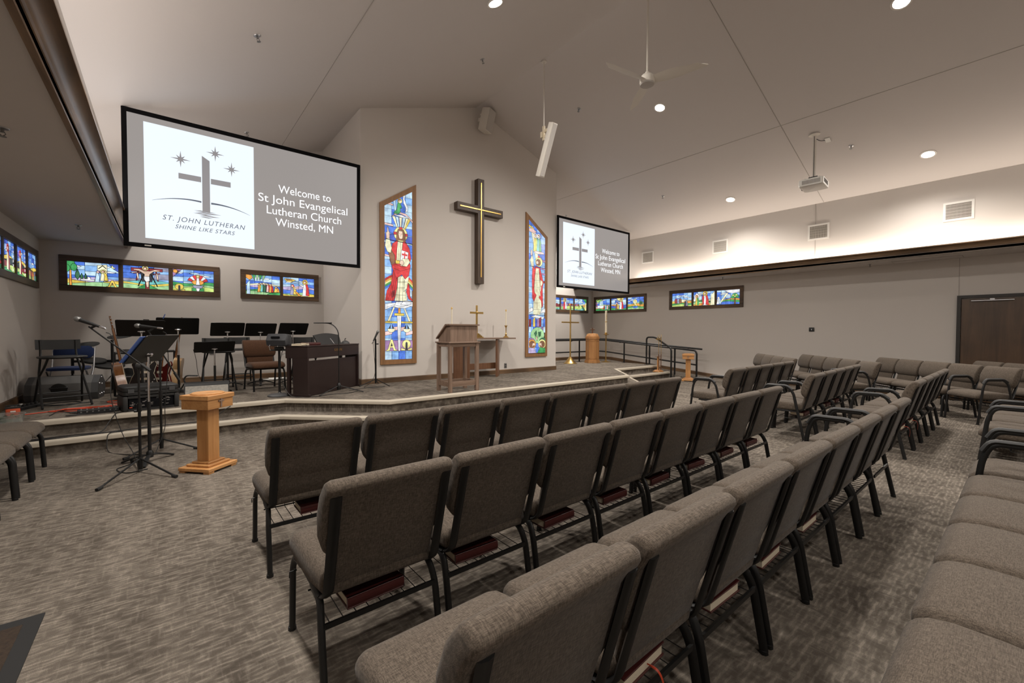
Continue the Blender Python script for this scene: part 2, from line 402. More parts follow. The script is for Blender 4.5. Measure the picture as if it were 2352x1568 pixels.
# ------------------------------------------------------------------ platform, steps, nosings
def extrude_plan(poly, z0, z1, name, mat, label):
    mb = MB(); mb.prism(poly, z0, z1); return struct(mb.build(name, mat, smooth=0), label)
UP = [(XL, 6.84), (1.33, 6.84), (2.46, 5.77), (8.19, 5.77), (9.30, 6.95), (11.42, 6.95)]
LO = [(XL, 6.54), (1.21, 6.54), (2.34, 5.47), (8.31, 5.47), (9.42, 6.65), (11.42, 6.65)]
def inset(path, d):
    out = []
    for i, p in enumerate(path):
        q = Vector(p); 
        a = Vector(path[max(i - 1, 0)]); c = Vector(path[min(i + 1, len(path) - 1)])
        t1 = (q - a).normalized() if i else (c - q).normalized(); t2 = (c - q).normalized() if i < len(path) - 1 else t1
        n1 = Vector((-t1.y, t1.x)); n2 = Vector((-t2.y, t2.x)); n = (n1 + n2).normalized(); out.append(tuple(q + n * d / max(.5, n.dot(n1))))
    return out
# ramp: along the front wall then down the right wall
ups = inset(UP, .03); los = inset(LO, .03)
extrude_plan([*ups, (11.42, 9.35), (11.42, YF), (XL, YF)], 0, ZP, 'floor_stage', 'carpet', 'carpeted stage platform')
extrude_plan([*los, *ups[::-1]], 0, .175, 'floor_step', 'carpet', 'carpeted lower step of the stage')
mb = MB()
r_ = [(11.42, 9.35, ZP), (XR, 9.35, ZP), (XR, YF, ZP), (11.42, YF, ZP)]
mb.poly(r_)
mb.loft([[(11.42, 5.35, 0), (11.42, 9.35, 0), (11.42, 9.35, ZP), (11.42, 5.35, .002)], [(XR, 5.35, 0), (XR, 9.35, 0), (XR, 9.35, ZP), (XR, 5.35, .002)]])
struct(mb.build('floor_ramp', 'carpet', smooth=0), 'carpeted ramp down along the right wall')
def nosing(path, z, name):
    prof = [(-.0, 0), (.045, 0), (.045, -.004)]
    mb = MB(); loops = []
    sec = [(-.035, .003), (.02, .003)] + [(.02 + .022 * sin(a * pi / 8), -.019 + .022 * cos(a * pi / 8)) for a in range(1, 5)] + [(.042, -.05), (.028, -.058), (-.035, -.02)]
    for i, p in enumerate(path):
        q = Vector(p); a = Vector(path[max(i - 1, 0)]); c = Vector(path[min(i + 1, len(path) - 1)])
        t1 = (q - a).normalized() if i else (c - q).normalized(); t2 = (c - q).normalized() if i < len(path) - 1 else t1
        n1 = Vector((t1.y, -t1.x)); n2 = Vector((t2.y, -t2.x)); n = (n1 + n2).normalized(); k = 1 / max(.5, n.dot(n1))
        loops.append([(q.x + n.x * k * (d - .03), q.y + n.y * k * (d - .03), z + h) for d, h in sec])
    mb.loft(loops); return struct(mb.build(name, 'nosing', smooth=40), 'pale stair nosing strip')
nosing(UP, ZP, 'trim_4'); nosing(LO, .175, 'trim_5')
# ------------------------------------------------------------------ baseboards
def base(name, p, q, n, z0=0.0, z1=None, hb=.10, mat='base_wood', label='dark stained baseboard'):
    p, q, n = Vector((*p, 0)), Vector((*q, 0)), Vector((*n, 0)); z1 = z0 if z1 is None else z1
    def sec(c, z): return [c + Vector((0, 0, z)), c + n * .014 + Vector((0, 0, z)), c + n * .014 + Vector((0, 0, z + hb - .012)), c + n * .004 + Vector((0, 0, z + hb)), c + Vector((0, 0, z + hb))]
    mb = MB(); mb.loft([sec(p, z0), sec(q, z1)]); return struct(mb.build(name, mat, smooth=0), label)
base('baseboard_front_left', (XL, YF), (CL, YF), (0, -1), ZP); base('baseboard_front_right', (CR, YF), (XR, YF), (0, -1), ZP)
base('baseboard_chancel', (CL - .014, YC), (CR + .014, YC), (0, -1), ZP); base('baseboard_return_left', (CL, YC), (CL, YF), (-1, 0), ZP, mat='base_wood_y'); base('baseboard_return_right', (CR, YC), (CR, YF), (1, 0), ZP, mat='base_wood_y')
base('baseboard_left', (XL, 6.84), (XL, YF), (1, 0), ZP, mat='base_wood_y'); base('baseboard_left_floor', (XL, YB), (XL, 6.5), (1, 0), 0, mat='base_wood_y')
base('baseboard_right', (XR, .92), (XR, 5.35), (-1, 0), 0, mat='base_wood_y'); base('baseboard_ramp', (XR, 5.35), (XR, 9.35), (-1, 0), 0, ZP, mat='base_wood_y'); base('baseboard_right_stage', (XR, 9.35), (XR, YF), (-1, 0), ZP, mat='base_wood_y'); base('baseboard_right_back', (XR, YB), (XR, -.42), (-1, 0), 0, mat='base_wood_y')
# ------------------------------------------------------------------ door in the right wall
dr = thing('door_1', None, None); del dr['label'], dr['category']; struct(dr, 'dark stained double door in the right wall'); dr.location = (XR, 0, 0)
mb = MB()
for y in (.885, -.40): mb.box((-.03, y, 1.01), (.08, .055, 2.02))
mb.box((-.03, .2425, 2.0475), (.08, 1.34, .055)); mb.build('door_frame', 'door_frame_brown', dr, 0)
mb = MB(); mb.box((-.012, .2425, 1.0), (.045, 1.22, 2.0), bevel=.004); mb.build('door_leaf', 'door_wood', dr, 0)
mb = MB(); mb.box((-.07, .45, 1.965), (.02, .55, .022), bevel=.004); mb.box((-.055, .45, 1.985), (.03, .06, .03)); mb.build('door_closer', 'steel_grey', dr, 0)
mb = MB(); mb.box((-.06, -.25, 1.02), (.03, .16, .06), bevel=.008); mb.tube([(-.05, -.3, 1.02), (-.09, -.3, 1.02), (-.09, -.2, 1.02)], .01); mb.build('door_handle', 'steel_grey', dr)
# ================================================================== chairs
W = .525
def seat_mb():
    mb = MB(); loops = []
    # sections along y (front +): width, top z, bottom z, corner radius
    rows = [(-.225, .36, .425, .385, .01), (-.215, .43, .437, .372, .02), (-.19, .465, .446, .365, .028), (-.10, .49, .459, .362, .032), (.05, .505, .467, .362, .034), (.16, .508, .466, .363, .036),
            (.215, .505, .456, .365, .038), (.245, .49, .440, .370, .034), (.262, .46, .421, .378, .02), (.268, .40, .405, .388, .008)]
    for y, wd, zt, zb, r in rows:
        lp = []
        base_ = rrect(wd, zt - zb, r, 4, 0, (zt + zb) / 2)
        for x, z in base_:
            crown = .014 * (1 - (2 * x / wd) ** 2) if z > (zt + zb) / 2 else 0
            lp.append((x, y, z + crown))
        loops.append(lp)
    mb.loft(loops); return mb
TILT = radians(15.5)
def backpt(u, v, n, base_=(0, -.200, .385)):
    return (u, base_[1] - v * sin(TILT) + n * cos(TILT), base_[2] + v * cos(TILT) + n * sin(TILT))
def back_mb():
    mb = MB(); loops = []
    rows = [(-.015, .385, -.002, -.006), (0, .405, .012, -.016), (.10, .41, .016, -.018), (.150, .415, .016, -.018), (.158, .425, .010, -.018), (.166, .45, .026, -.018), (.185, .478, .046, -.018), (.22, .498, .060, -.018),
            (.30, .506, .068, -.018), (.38, .504, .058, -.020), (.42, .498, .046, -.030), (.445, .496, .034, -.036), (.460, .488, .020, -.030), (.467, .472, .004, -.016)]
    for v, wd, nf, nb in rows:
        lp = []
        for x, n in rrect(wd, nf - nb, .020, 4, 0, (nf + nb) / 2):
            k = 1 - (2 * x / wd) ** 2
            lp.append(backpt(x, v + (.010 * k - .006 if v > .40 else 0), n + (.010 * k if n > .02 else 0)))
        loops.append(lp)
    mb.loft(loops); return mb
def bar_mb(s):
    pts = [backpt(s * .216, v, -.029) for v in (.418, .30, .15, .02)] + [(s * .216, -.205, .368), (s * .216, -.16, .352), (s * .216, -.06, .352)]
    mb = MB(); mb.tube(fillet(pts, .05), .01, 8, flat=(.009, .0205), up=(0, -1, .3)); return mb
OV = .014
def front_leg_mb(s):
    mb = MB(); mb.tube(fillet([(s * .236, .252, .012), (s * .234, .236, .30), (s * .226, .205, .356), (s * .222, .10, .354)], .05), OV, 8, flat=(.0185, .0135), up=(0, 1, 0))
    mb.lathe([(.012, .018), (.017, .016), (.018, 0)], (s * .236, .2525, 0), 8); return mb
def rear_leg_mb(s):
    mb = MB(); mb.tube(fillet([(s * .236, -.252, .012), (s * .234, -.205, .27), (s * .226, -.165, .342), (s * .222, -.05, .352)], .05), OV, 8, flat=(.0185, .0135), up=(0, 1, 0))
    mb.lathe([(.012, .018), (.017, .016), (.018, 0)], (s * .236, -.2525, 0), 8)
    for z in (.07, .17): mb.box((s * .236, -.262 + z * .18, z), (.012, .012, .008))
    return mb
def frame_mb():
    mb = MB()
    for s in (-1, 1): mb.tube([(s * .222, .11, .354), (s * .222, -.07, .352)], .014, 8)
    mb.tube([(-.222, .13, .352), (.222, .13, .352)], .011, 6); mb.tube([(-.222, -.10, .350), (.222, -.10, .350)], .011, 6)
    for s in (-1,):  # ganging hook on the side
        mb.tube([(s * .236, .20, .30), (s * .236, .165, .31), (s * .262, .165, .31), (s * .262, .165, .285)], .0035, 5)
    return mb
def rack_mb():
    mb = MB()
    mb.box((0, -.215, .262), (.455, .010, .020))
    mb.tube([(-.215, .06, .262), (.215, .06, .262)], .004, 6)
    for i in range(9):
        x = -.20 + i * .05
        mb.tube([(x, -.213, .255), (x, .06, .255), (x, .10, .34)], .0022, 4, cap=False)
    return mb
def arm_mb(s):
    mb = MB(); x = s * .262
    mb.tube(fillet([(x, .262, .012), (x, .205, .55), (x, .165, .652), (x, -.075, .655), (x, -.130, .585), (x, -.252, .012)], .075, 5), .014, 8, flat=(.0165, .0125), up=(0, 1, .001))
    for y in (.2625, -.2525): mb.lathe([(.012, .018), (.017, .016), (.018, 0)], (x, y, 0), 8)
    return mb
def armpad_mb(s):
    mb = MB(); x = s * .262
    mb.tube(fillet([(x, .207, .60), (x, .172, .668), (x, -.06, .672), (x, -.118, .625)], .05, 4), .014, 8, flat=(.015, .020), up=(0, .3, 1)); return mb
PROTO = {}
def proto(kind):
    """first chair of each kind; later ones are copies sharing meshes"""
    t = thing('church_chair', '', 'chair')
    fab = 'brown_fabric' if kind == 'brown' else 'chair_fabric'
    seat_mb().build('seat', fab, t, 50); back_mb().build('backrest', fab, t, 60)
    for s in (-1, 1): bar_mb(s).build('back_bar', 'black_steel', t, 50)
    if kind == 'arm':
        for s in (-1, 1):
            a = arm_mb(s).build('arm_frame', 'black_steel', t, 50); armpad_mb(s).build('arm_pad', 'black_plastic', a, 50)
    else:
        for s in (-1, 1): front_leg_mb(s).build('leg', 'black_steel', t, 50); rear_leg_mb(s).build('leg', 'black_steel', t, 50)
    frame_mb().build('seat_frame', 'black_steel', t, 50)
    if kind != 'brown': rack_mb().build('book_rack', 'black_steel', t, 50)
    return t
def put_chair(kind, x, y, rz, label, group):
    if kind not in PROTO:
        t = proto(kind); PROTO[kind] = t; t.location = (x, y, 0); t.rotation_euler = (0, 0, rz); t['label'] = label; t['group'] = group; return t
    return dup(PROTO[kind], (x, y, 0), rz, label, group)
NTH = ['first', 'second', 'third', 'fourth', 'fifth', 'sixth', 'seventh', 'eighth', 'ninth']
def row(n, x0, y, slope, arms, rowname, group, frm=0, end='left'):
    out = []
    for k in range(frm, n):
        x = x0 + W * (k + .5); a = k in arms
        if a: x += (-.03 if k == 0 else .03)
        lb = '%s grey upholstered %s, %s from the %s in the %s' % ('black-armed' if a else 'armless', 'chair', NTH[k - frm], end, rowname)
        out.append(put_chair('arm' if a else 'plain', x, y + slope * (x - x0), math.atan(slope), lb, group))
    return out
X0 = .40
row(8, X0, 2.86, 0, (), 'front row nearest the stage', 'chairs of the front centre row')
row(8, X0, 1.83, 0, (), 'second row, behind the front row', 'chairs of the second centre row')
row(8, X0 - .02, .93, 0, (7,), 'third row, nearest the camera', 'chairs of the third centre row')
row(8, X0 - .10, -.035, 0, (7,), 'row along the bottom right edge', 'chairs of the fourth centre row', 1)
X1 = 6.09
row(5, X1, 2.94, .02, (0,), 'front row of the far block', 'chairs of the far block front row')
row(5, X1, 1.98, .03, (0,), 'second row of the far block', 'chairs of the far block second row')
row(5, X1, 1.06, 0, (0,), 'third row of the far block', 'chairs of the far block third row')
row(5, X1 - .14, .02, .0, (0,), 'fourth row of the far block', 'chairs of the far block fourth row')
def wrow(A, B, n, arms, rowname, group):
    A, B = Vector(A), Vector(B); u = (B - A) / n; f = Vector((u.y, -u.x)).normalized()
    if f.y < 0: f = -f
    th = math.atan2(-f.x, f.y)
    for k in range(n):
        a = k in arms; c = A + u * (k + .5) + f * .31 + (u.normalized() * .03 if a else u * 0)
        lb = '%s grey upholstered chair, %s from the wall in the %s' % ('black-armed' if a else 'armless', NTH[k], rowname)
        put_chair('arm' if a else 'plain', c.x, c.y, th, lb, group)
wrow((11.12, 4.16), (9.52, 2.87), 4, (), 'slanting row nearest the ramp', 'chairs of the first slanting wall row')
wrow((11.56, 3.36), (9.44, 1.60), 5, (4,), 'slanting row ending in the middle', 'chairs of the second slanting wall row')
wrow((11.48, 1.97), (9.60, .06), 5, (4,), 'slanting row before the dark door', 'chairs of the third slanting wall row')
wrow((11.62, .62), (10.4, -.48), 3, (), 'slanting row at the right edge', 'chairs of the fourth slanting wall row')
# chairs by the left wall, facing into the room
for k, lb in enumerate(('nearest the stage steps', 'second from the stage steps', 'third from the stage steps')):
    put_chair('plain', -1.19, 5.87 - .525 * k, -pi / 2, 'grey upholstered chair facing inward by the left wall, ' + lb, 'chairs along the left wall')
# brown chair on the stage
c = put_chair('brown', 1.30, 8.24, radians(-172 + 180) + pi, 'brown upholstered chair on the stage beside the piano', 'stage chairs'); c.location.z = ZP
c.name = 'stage_chair'; c.scale = (1.0, 1.0, 1.0)
del c['group']
# ================================================================== ceiling lamps
def downlight(x, y, label, k=1.0):
    sl = -PITCH if x > CX else PITCH
    t = thing('downlight', label, 'ceiling light', (x, y, zc(x)), 0, 'recessed ceiling downlights')
    t.rotation_euler = (0, -math.atan(sl), 0)
    mb = MB(); mb.lathe([(.085, -.001), (.112, -.001), (.112, -.008), (.088, -.012), (.085, -.004)], seg=28); mb.build('trim_ring', 'downlight_trim', t)
    mb = MB(); mb.lathe([(.086, -.002), (.086, -.008), (.05, -.012), (.0, -.013)], seg=28); mb.build('lens', 'downlight_lens', t)
    l = bpy.data.lights.new('downlight_lamp', 'SPOT'); l.energy = DL_POWER * k; l.color = DL_COL; l.spot_size = radians(164); l.spot_blend = 1.0; l.shadow_soft_size = .14
    o = bpy.data.objects.new('downlight_lamp', l); COL.objects.link(o); o.location = (x, y, zc(x) - .04); o.rotation_euler = (0, -math.atan(sl), 0)
DL_POWER = 640; DL_COL = (1.0, .935, .86)
downlight(3.35, 4.45, 'bright recessed downlight at the top edge, left of the ridge', .72)
downlight(7.35, 1.12, 'bright recessed downlight at the top right of the picture', .36)
downlight(7.31, 4.52, 'bright recessed downlight just below the ceiling fan', 1.15)
downlight(10.53, 4.60, 'bright recessed downlight left of the projector, low on the slope', .85)
downlight(10.54, 1.20, 'bright recessed downlight right of the projector, low on the slope', .75)
for x, y, k, lb in ((.16, 4.5, .9, 'low on the left slope, above the left edge of the picture'), (.16, 1.15, .7, 'low on the left slope, almost overhead of the camera'), (3.35, 1.12, .5, 'high on the left slope, over the third chair row'),
                (.16, 9.0, .45, 'behind the left projection screen'), (10.53, 9.0, 1.1, 'behind the right projection screen'), (3.35, -2.2, .35, 'added as fill high on the left slope behind the camera'), (7.35, -2.2, .35, 'added as fill high on the right slope behind the camera'),
                (.16, -2.2, .4, 'added as fill low on the left slope behind the camera'), (10.54, -2.2, .35, 'added as fill low on the right slope behind the camera')):  # rear row: unseen lamps continuing the grid, added to fill chair shadows
    downlight(x, y, 'recessed downlight ' + lb, k)
# ================================================================== projection screens
def screen(x0, x1, label):
    z0, z1 = 2.49, 4.335
    t = thing('projection_screen', label, 'projection screen', ((x0 + x1) / 2, YC - .06, (z0 + z1) / 2), 0, 'hanging projection screens')
    t.rotation_euler = (radians(1.1) if x0 < 3 else 0, 0, 0)
    wd, h = x1 - x0, z1 - z0; fb = .055
    mb = MB()
    for sx in (-1, 1): mb.box((sx * (wd / 2 - fb / 2), 0, 0), (fb, .035, h))
    for sz in (-1, 1): mb.box((0, 0, sz * (h / 2 - fb / 2)), (wd - 2 * fb, .035, fb))
    mb.build('screen_frame', 'screen_black', t, 0)
    mb = MB(); mb.box((0, .006, 0), (wd - 2 * fb, .012, h - 2 * fb)); mb.build('screen_surface', 'screen_grey', t, 0)
    mb = MB(); mb.box((-wd / 2 + .25, -.019, -h / 2 + fb / 2), (.07, .004, .016)); mb.build('maker_plate', 'white_plastic', t, 0)
    mb = MB()
    for sx in (-1, 1): mb.box((sx * wd * .42, .03, h / 2 - .04), (.06, .05, .06)); mb.box((sx * wd * .42, .03, -h / 2 + .03), (.05, .05, .05))
    mb.build('wall_bracket', 'black_steel', t, 0)
    # projected slide: white panel at left with logo, text at right. u,v are fractions of the surface (from its left, from its top)
    w2, h2 = wd - 2 * fb, h - 2 * fb
    Y0 = -.002
    def P(u, v, d=0): return (-w2 / 2 + u * w2, Y0 - d, h2 / 2 - v * h2)
    A = w2 / h2
    u0, u1 = .055, .478
    sl = MB(); sl.poly([P(u0, .045), P(u0, .955), P(u1, .955), P(u1, .045)]); sp = sl.build('slide_panel', 'slide_white', t, 0)
    def S_(a, b_, d=.0015): return P(u0 + (u1 - u0) * a, .045 + .91 * b_, d)
    lg = MB()
    def pg(pts, d=.0015): lg.poly([S_(a, b_, d) for a, b_ in pts])
    pg([(.495, .19), (.495, .705), (.566, .705), (.566, .225)]); pg([(.285, .385), (.285, .435), (.486, .435), (.486, .385)]); pg([(.576, .385), (.576, .435), (.765, .435), (.765, .385)])
    PW = (u1 - u0) * w2; PH = .91 * h2
    for cx_, cy_, r in ((.305, .26, .090), (.62, .145, .088), (.775, .262, .084)):
        pts = []
        for i in range(16):
            rr = (r if i % 4 == 0 else r * .62) if i % 2 == 0 else r * .25
            a = pi / 2 + 2 * pi * i / 16; pts.append((cx_ + rr * cos(a), cy_ - rr * sin(a) * PW / PH))
        c0 = (cx_, cy_)
        for i in range(16): lg.poly([S_(*c0, .0015), S_(*pts[i], .0015), S_(*pts[(i + 1) % 16], .0015)])
    lg2 = MB()
    def curve(p, q, bow, th0, th1, n=14):
        for i in range(n):
            o_ = []
            for t_ in (i / n, (i + 1) / n):
                x = p[0] + (q[0] - p[0]) * t_; y = p[1] + (q[1] - p[1]) * t_ - bow * 4 * t_ * (1 - t_); hw = th0 + (th1 - th0) * t_
                o_.append((x, y, hw))
            (xa, ya, ha), (xb, yb, hb) = o_
            lg2.poly([S_(xa, ya - ha), S_(xb, yb - hb), S_(xb, yb + hb), S_(xa, ya + ha)])
    curve((.06, .665), (.486, .615), .022, .001, .0075); lg2.build('slide_logo_hill', 'slide_logo_dark', sp, 0); lg2 = MB(); curve((.576, .615), (.955, .672), .018, .0085, .001); lg2.build('slide_logo_hill', 'slide_logo_dark', sp, 0); lg2 = MB()
    for cx_, cy_, hw, hh in ((.52, .700, .105, .006), (.55, .713, .125, .007), (.50, .725, .09, .006), (.56, .738, .10, .0065), (.53, .752, .06, .006)):
        lg2.poly([S_(cx_ - hw, cy_), S_(cx_ - hw * .4, cy_ - hh), S_(cx_ + hw, cy_), S_(cx_ + hw * .3, cy_ + hh)])
    lg2.build('slide_logo_ripples', 'slide_logo_grey', sp, 0)
    lg.build('slide_logo', 'slide_logo_grey', sp, 0)
    RX = Matrix.Rotation(radians(90), 4, 'X')
    def put(body, u, v, size, mat, par, sx=1.0, **k):
        lettering('slide_lettering', body, size, mat, Matrix.Translation(P(u, v, .002)) @ RX @ Matrix.Diagonal((sx, 1, 1, 1)), par, **k)
    put('ST. JOHN LUTHERAN', u0 + (u1 - u0) * .52, .045 + .91 * .82, .098, 'slide_logo_dark', sp, .92, shear=.25, space=1.18)
    put('SHINE LIKE STARS', u0 + (u1 - u0) * .52, .045 + .91 * .885, .082, 'slide_logo_dark', sp, .98, shear=.3, space=1.12)
    for i, ln in enumerate(('Welcome to', 'St John Evangelical', 'Lutheran Church', 'Winsted, MN')):
        put(ln, .722, .405 + .103 * i, .182, 'slide_text', t, (.87, 1.03, .93, .90)[i])
    return t
screen(-.42, 2.76, 'large left projection screen welcoming visitors, above the band area')
screen(7.83, 10.93, 'right projection screen partly hidden by the chancel wall corner')
# ================================================================== wall cross on the chancel wall
t = thing('wall_cross', 'large dark wooden cross with gilt inlay on the chancel wall', 'cross', (5.39, YC, 3.53))
mb = MB(); mb.box((0, -.07, 0), (.165, .14, 2.28), bevel=.004); mb.build('upright', 'cross_wood', t, 0)
mb = MB(); mb.box((-.345, -.07, .47), (.525, .14, .165), bevel=.004); mb.box((.345, -.07, .47), (.525, .14, .165), bevel=.004); mb.build('crossbar', 'cross_wood', t, 0)
mb = MB(); mb.box((0, -.146, .03), (.03, .014, 2.06), bevel=.004); mb.box((-.28, -.146, .47), (.53, .014, .03), bevel=.004); mb.box((.28, -.146, .47), (.53, .014, .03), bevel=.004); mb.build('gilt_inlay', 'gold_leaf', t, 0)
# ================================================================== stained glass windows
GL = dict(blue=(.07, .19, .72), dblue=(.05, .10, .50), lblue=(.25, .48, .92), pale=(.52, .72, .97), white=(.92, .95, 1.0), gold=(.88, .62, .10), yellow=(.98, .82, .32), cream=(.98, .86, .56),
          red=(.66, .03, .035), dred=(.28, .02, .03), pink=(.86, .55, .52), green=(.05, .36, .10), lgreen=(.36, .64, .30), dgreen=(.03, .14, .06), teal=(.16, .55, .55), purple=(.36, .20, .40), lilac=(.55, .45, .70),
          brown=(.24, .10, .045), orange=(.86, .36, .06), skin=(.90, .62, .47), grey=(.30, .30, .42), dark=(.03, .03, .04), lime=(.58, .76, .20))
GI = {}
for i, (k, c) in enumerate(GL.items()):
    GI[k] = i; m, nt, bs = new_mat('glass_' + k)
    bs.inputs['Base Color'].default_value = (0.02, 0.02, 0.02, 1); bs.inputs['Roughness'].default_value = .25
    tc = nt.nodes.new('ShaderNodeTexCoord'); n = nt.nodes.new('ShaderNodeTexNoise'); n.inputs['Scale'].default_value = 9; n.inputs['Detail'].default_value = 3
    r = nt.nodes.new('ShaderNodeValToRGB'); r.color_ramp.elements[0].position = .3; r.color_ramp.elements[1].position = .7
    r.color_ramp.elements[0].color = (*[x * .60 for x in c], 1); r.color_ramp.elements[1].color = (*[min(1, x * 1.18 + .03) for x in c], 1)
    nt.links.new(tc.outputs['Object'], n.inputs['Vector']); nt.links.new(n.outputs['Fac'], r.inputs[0]); nt.links.new(r.outputs[0], bs.inputs['Emission Color'])
    bs.inputs['Emission Strength'].default_value = 1.05
simple('lead', (0.006, 0.006, 0.007), 0.5)
GMATS = ['glass_' + k for k in GL] + ['lead']; LEAD = len(GL)
def clip_poly(poly, clip):
    out = list(poly)
    for i in range(len(clip)):
        a, b_ = clip[i], clip[(i + 1) % len(clip)]; inp, out = out, []
        if not inp: return []
        def side(p): return (b_[0] - a[0]) * (p[1] - a[1]) - (b_[1] - a[1]) * (p[0] - a[0])
        for j in range(len(inp)):
            p, q = inp[j - 1], inp[j]; sp, sq = side(p), side(q)
            if (sp >= 0) != (sq >= 0):
                t = sp / (sp - sq); out.append((p[0] + (q[0] - p[0]) * t, p[1] + (q[1] - p[1]) * t))
            if sq >= 0: out.append(q)
    res = []
    for p in out:
        if not res or (abs(p[0] - res[-1][0]) + abs(p[1] - res[-1][1])) > 1e-5: res.append(p)
    if len(res) > 2 and (abs(res[0][0] - res[-1][0]) + abs(res[0][1] - res[-1][1])) < 1e-5: res.pop()
    return res if len(res) > 2 else []
class Glass:
    """draws a leaded pane: coordinates 0..1 across, 0..1 up; wd, h in metres; outline clips everything"""
    def __init__(self, wd, h, outline=None, lead=.006):
        self.w, self.h, self.lead = wd, h, lead; self.mb = MB(); self.d = 0.0
        self.outl = [(x * wd, y * h) for x, y in (outline or [(0, 0), (1, 0), (1, 1), (0, 1)])]
        self.tris(self.outl, LEAD)
    def tris(self, poly, mat):
        p = clip_poly(poly, self.outl)
        if p:
            # fan via bmesh triangulation of an ngon
            try: self.mb.poly([(x, -self.d, y) for x, y in p], mat)
            except ValueError: pass
    def line(self, pts, wd=None, closed=False):
        wd = (wd or self.lead) / 2; P = [(x * self.w, y * self.h) for x, y in pts]
        if closed: P = P + [P[0]]
        for (x0, y0), (x1, y1) in zip(P, P[1:]):
            L_ = math.hypot(x1 - x0, y1 - y0)
            if L_ < 1e-6: continue
            nx, ny = -(y1 - y0) / L_ * wd, (x1 - x0) / L_ * wd; ex, ey = (x1 - x0) / L_ * wd * .6, (y1 - y0) / L_ * wd * .6
            q = [(x0 - ex - nx, y0 - ey - ny), (x1 + ex - nx, y1 + ey - ny), (x1 + ex + nx, y1 + ey + ny), (x0 - ex + nx, y0 - ey + ny)]
            self.tris(q, LEAD)
    def g(self, col, pts, lead=True, lw=None):
        """one piece of glass with its lead came; concave shapes are cut to triangles first"""
        self.d += .00022
        P = [(x * self.w, y * self.h) for x, y in pts]
        area_ = sum(P[i - 1][0] * P[i][1] - P[i][0] * P[i - 1][1] for i in range(len(P)))
        if area_ < 0: P = P[::-1]
        convex = all((P[i - 1][0] - P[i - 2][0]) * (P[i][1] - P[i - 1][1]) - (P[i - 1][1] - P[i - 2][1]) * (P[i][0] - P[i - 1][0]) >= -1e-9 for i in range(len(P)))
        if convex: self.tris(P, GI[col])
        else:
            from mathutils.geometry import tessellate_polygon
            for t in tessellate_polygon([[Vector((x, y, 0)) for x, y in P]]):
                q = [P[i] for i in t]
                if sum(q[i - 1][0] * q[i][1] - q[i][0] * q[i - 1][1] for i in range(3)) < 0: q = q[::-1]
                self.tris(q, GI[col])
        if lead:
            self.d += .00008; self.line(pts, lw, True)
        return self
    def ell(self, col, cx, cy, rx, ry=None, n=14, a0=0, a1=360, lead=True):
        ry = ry if ry is not None else rx * self.w / self.h
        pts = [(cx + rx * cos(radians(a0 + (a1 - a0) * i / n)), cy + ry * sin(radians(a0 + (a1 - a0) * i / n))) for i in range(n + (0 if a1 - a0 == 360 else 1))]
        return self.g(col, pts, lead)
    def grid(self, nx, ny, cols, jit=0.0, rnd=None, y0=0., y1=1.):
        for i in range(nx):
            for j in range(ny):
                a, b_ = i / nx, (i + 1) / nx; c, d_ = y0 + (y1 - y0) * j / ny, y0 + (y1 - y0) * (j + 1) / ny
                self.g(rnd.choice(cols), [(a, c), (b_, c), (b_, d_), (a, d_)])
    def build(self, parent, mt):
        o = self.mb.build('stained_glass', GMATS, parent, 0, up=False); o.data.transform(mt); return o
def robed(G, x, y0, h, robe, cloak=None, hair='brown', halo=None, wdt=.12, arm=0):
    """a small robed figure standing at x with feet at y0"""
    k = G.h / G.w * h
    def X(a): return x + a * wdt
    G.g(robe, [(X(-.5), y0), (X(.5), y0), (X(.34), y0 + h * .45), (X(.28), y0 + h * .78), (X(-.28), y0 + h * .78), (X(-.36), y0 + h * .45)])
    if cloak: G.g(cloak, [(X(.12), y0 + h * .04), (X(.75), y0 + h * .02), (X(.62), y0 + h * .5), (X(.36), y0 + h * .80), (X(.05), y0 + h * .80), (X(.2), y0 + h * .45)])
    if arm: G.g('skin' if arm > 1 else robe, [(X(-.25), y0 + h * .66), (X(-.9), y0 + h * .72), (X(-.95), y0 + h * .66), (X(-.25), y0 + h * .54)])
    if halo: G.ell(halo, x, y0 + h * .88, wdt * .46)
    G.ell(hair, x, y0 + h * .88, wdt * .27); G.ell('skin', x - wdt * .06, y0 + h * .86, wdt * .17, lead=False)
def land(G, rnd, sky=('blue', 'lblue', 'blue', 'pale'), hills=(('lilac', .46), ('green', .38), ('lgreen', .22)), clouds=3, cols=4):
    for i in range(cols):
        ys = [1.0, .84 + rnd.uniform(-.04, .04), .66 + rnd.uniform(-.05, .05), .44, .3]
        for j in range(4): G.g(rnd.choice(sky), [(i / cols, ys[j + 1]), ((i + 1) / cols, ys[j + 1]), ((i + 1) / cols, ys[j]), (i / cols, ys[j])], lw=.005)
    for c in range(clouds):
        x, y, l = rnd.uniform(.05, .8), rnd.uniform(.62, .92), rnd.uniform(.2, .4)
        G.g(rnd.choice(('white', 'pale', 'white')), [(x - l * .5, y - .01), (x - l * .2, y + .035), (x + l * .1, y + .05), (x + l * .5, y + .01), (x + l * .3, y - .03), (x - l * .3, y - .03)])
    for col, y in hills:
        ph = rnd.uniform(0, 6); pts = [(0, -.02), (1, -.02)] + [(1 - i / 10, y + .05 * sin(ph + i * .55)) for i in range(11)]; G.g(col, pts)
    for i in range(1, cols): G.line([(i / cols, 0), (i / cols, 1)], .005)
def tree(G, x, y, h, crown='green', trunk='brown', wd=.10):
    G.g(trunk, [(x - wd * .16, y), (x + wd * .16, y), (x + wd * .1, y + h * .6), (x - wd * .1, y + h * .6)])
    for a, b_, r in ((0, .75, .62), (-.45, .62, .42), (.45, .66, .42)): G.ell(crown, x + a * wd, y + h * b_, r * wd, r * h * .33, 10)
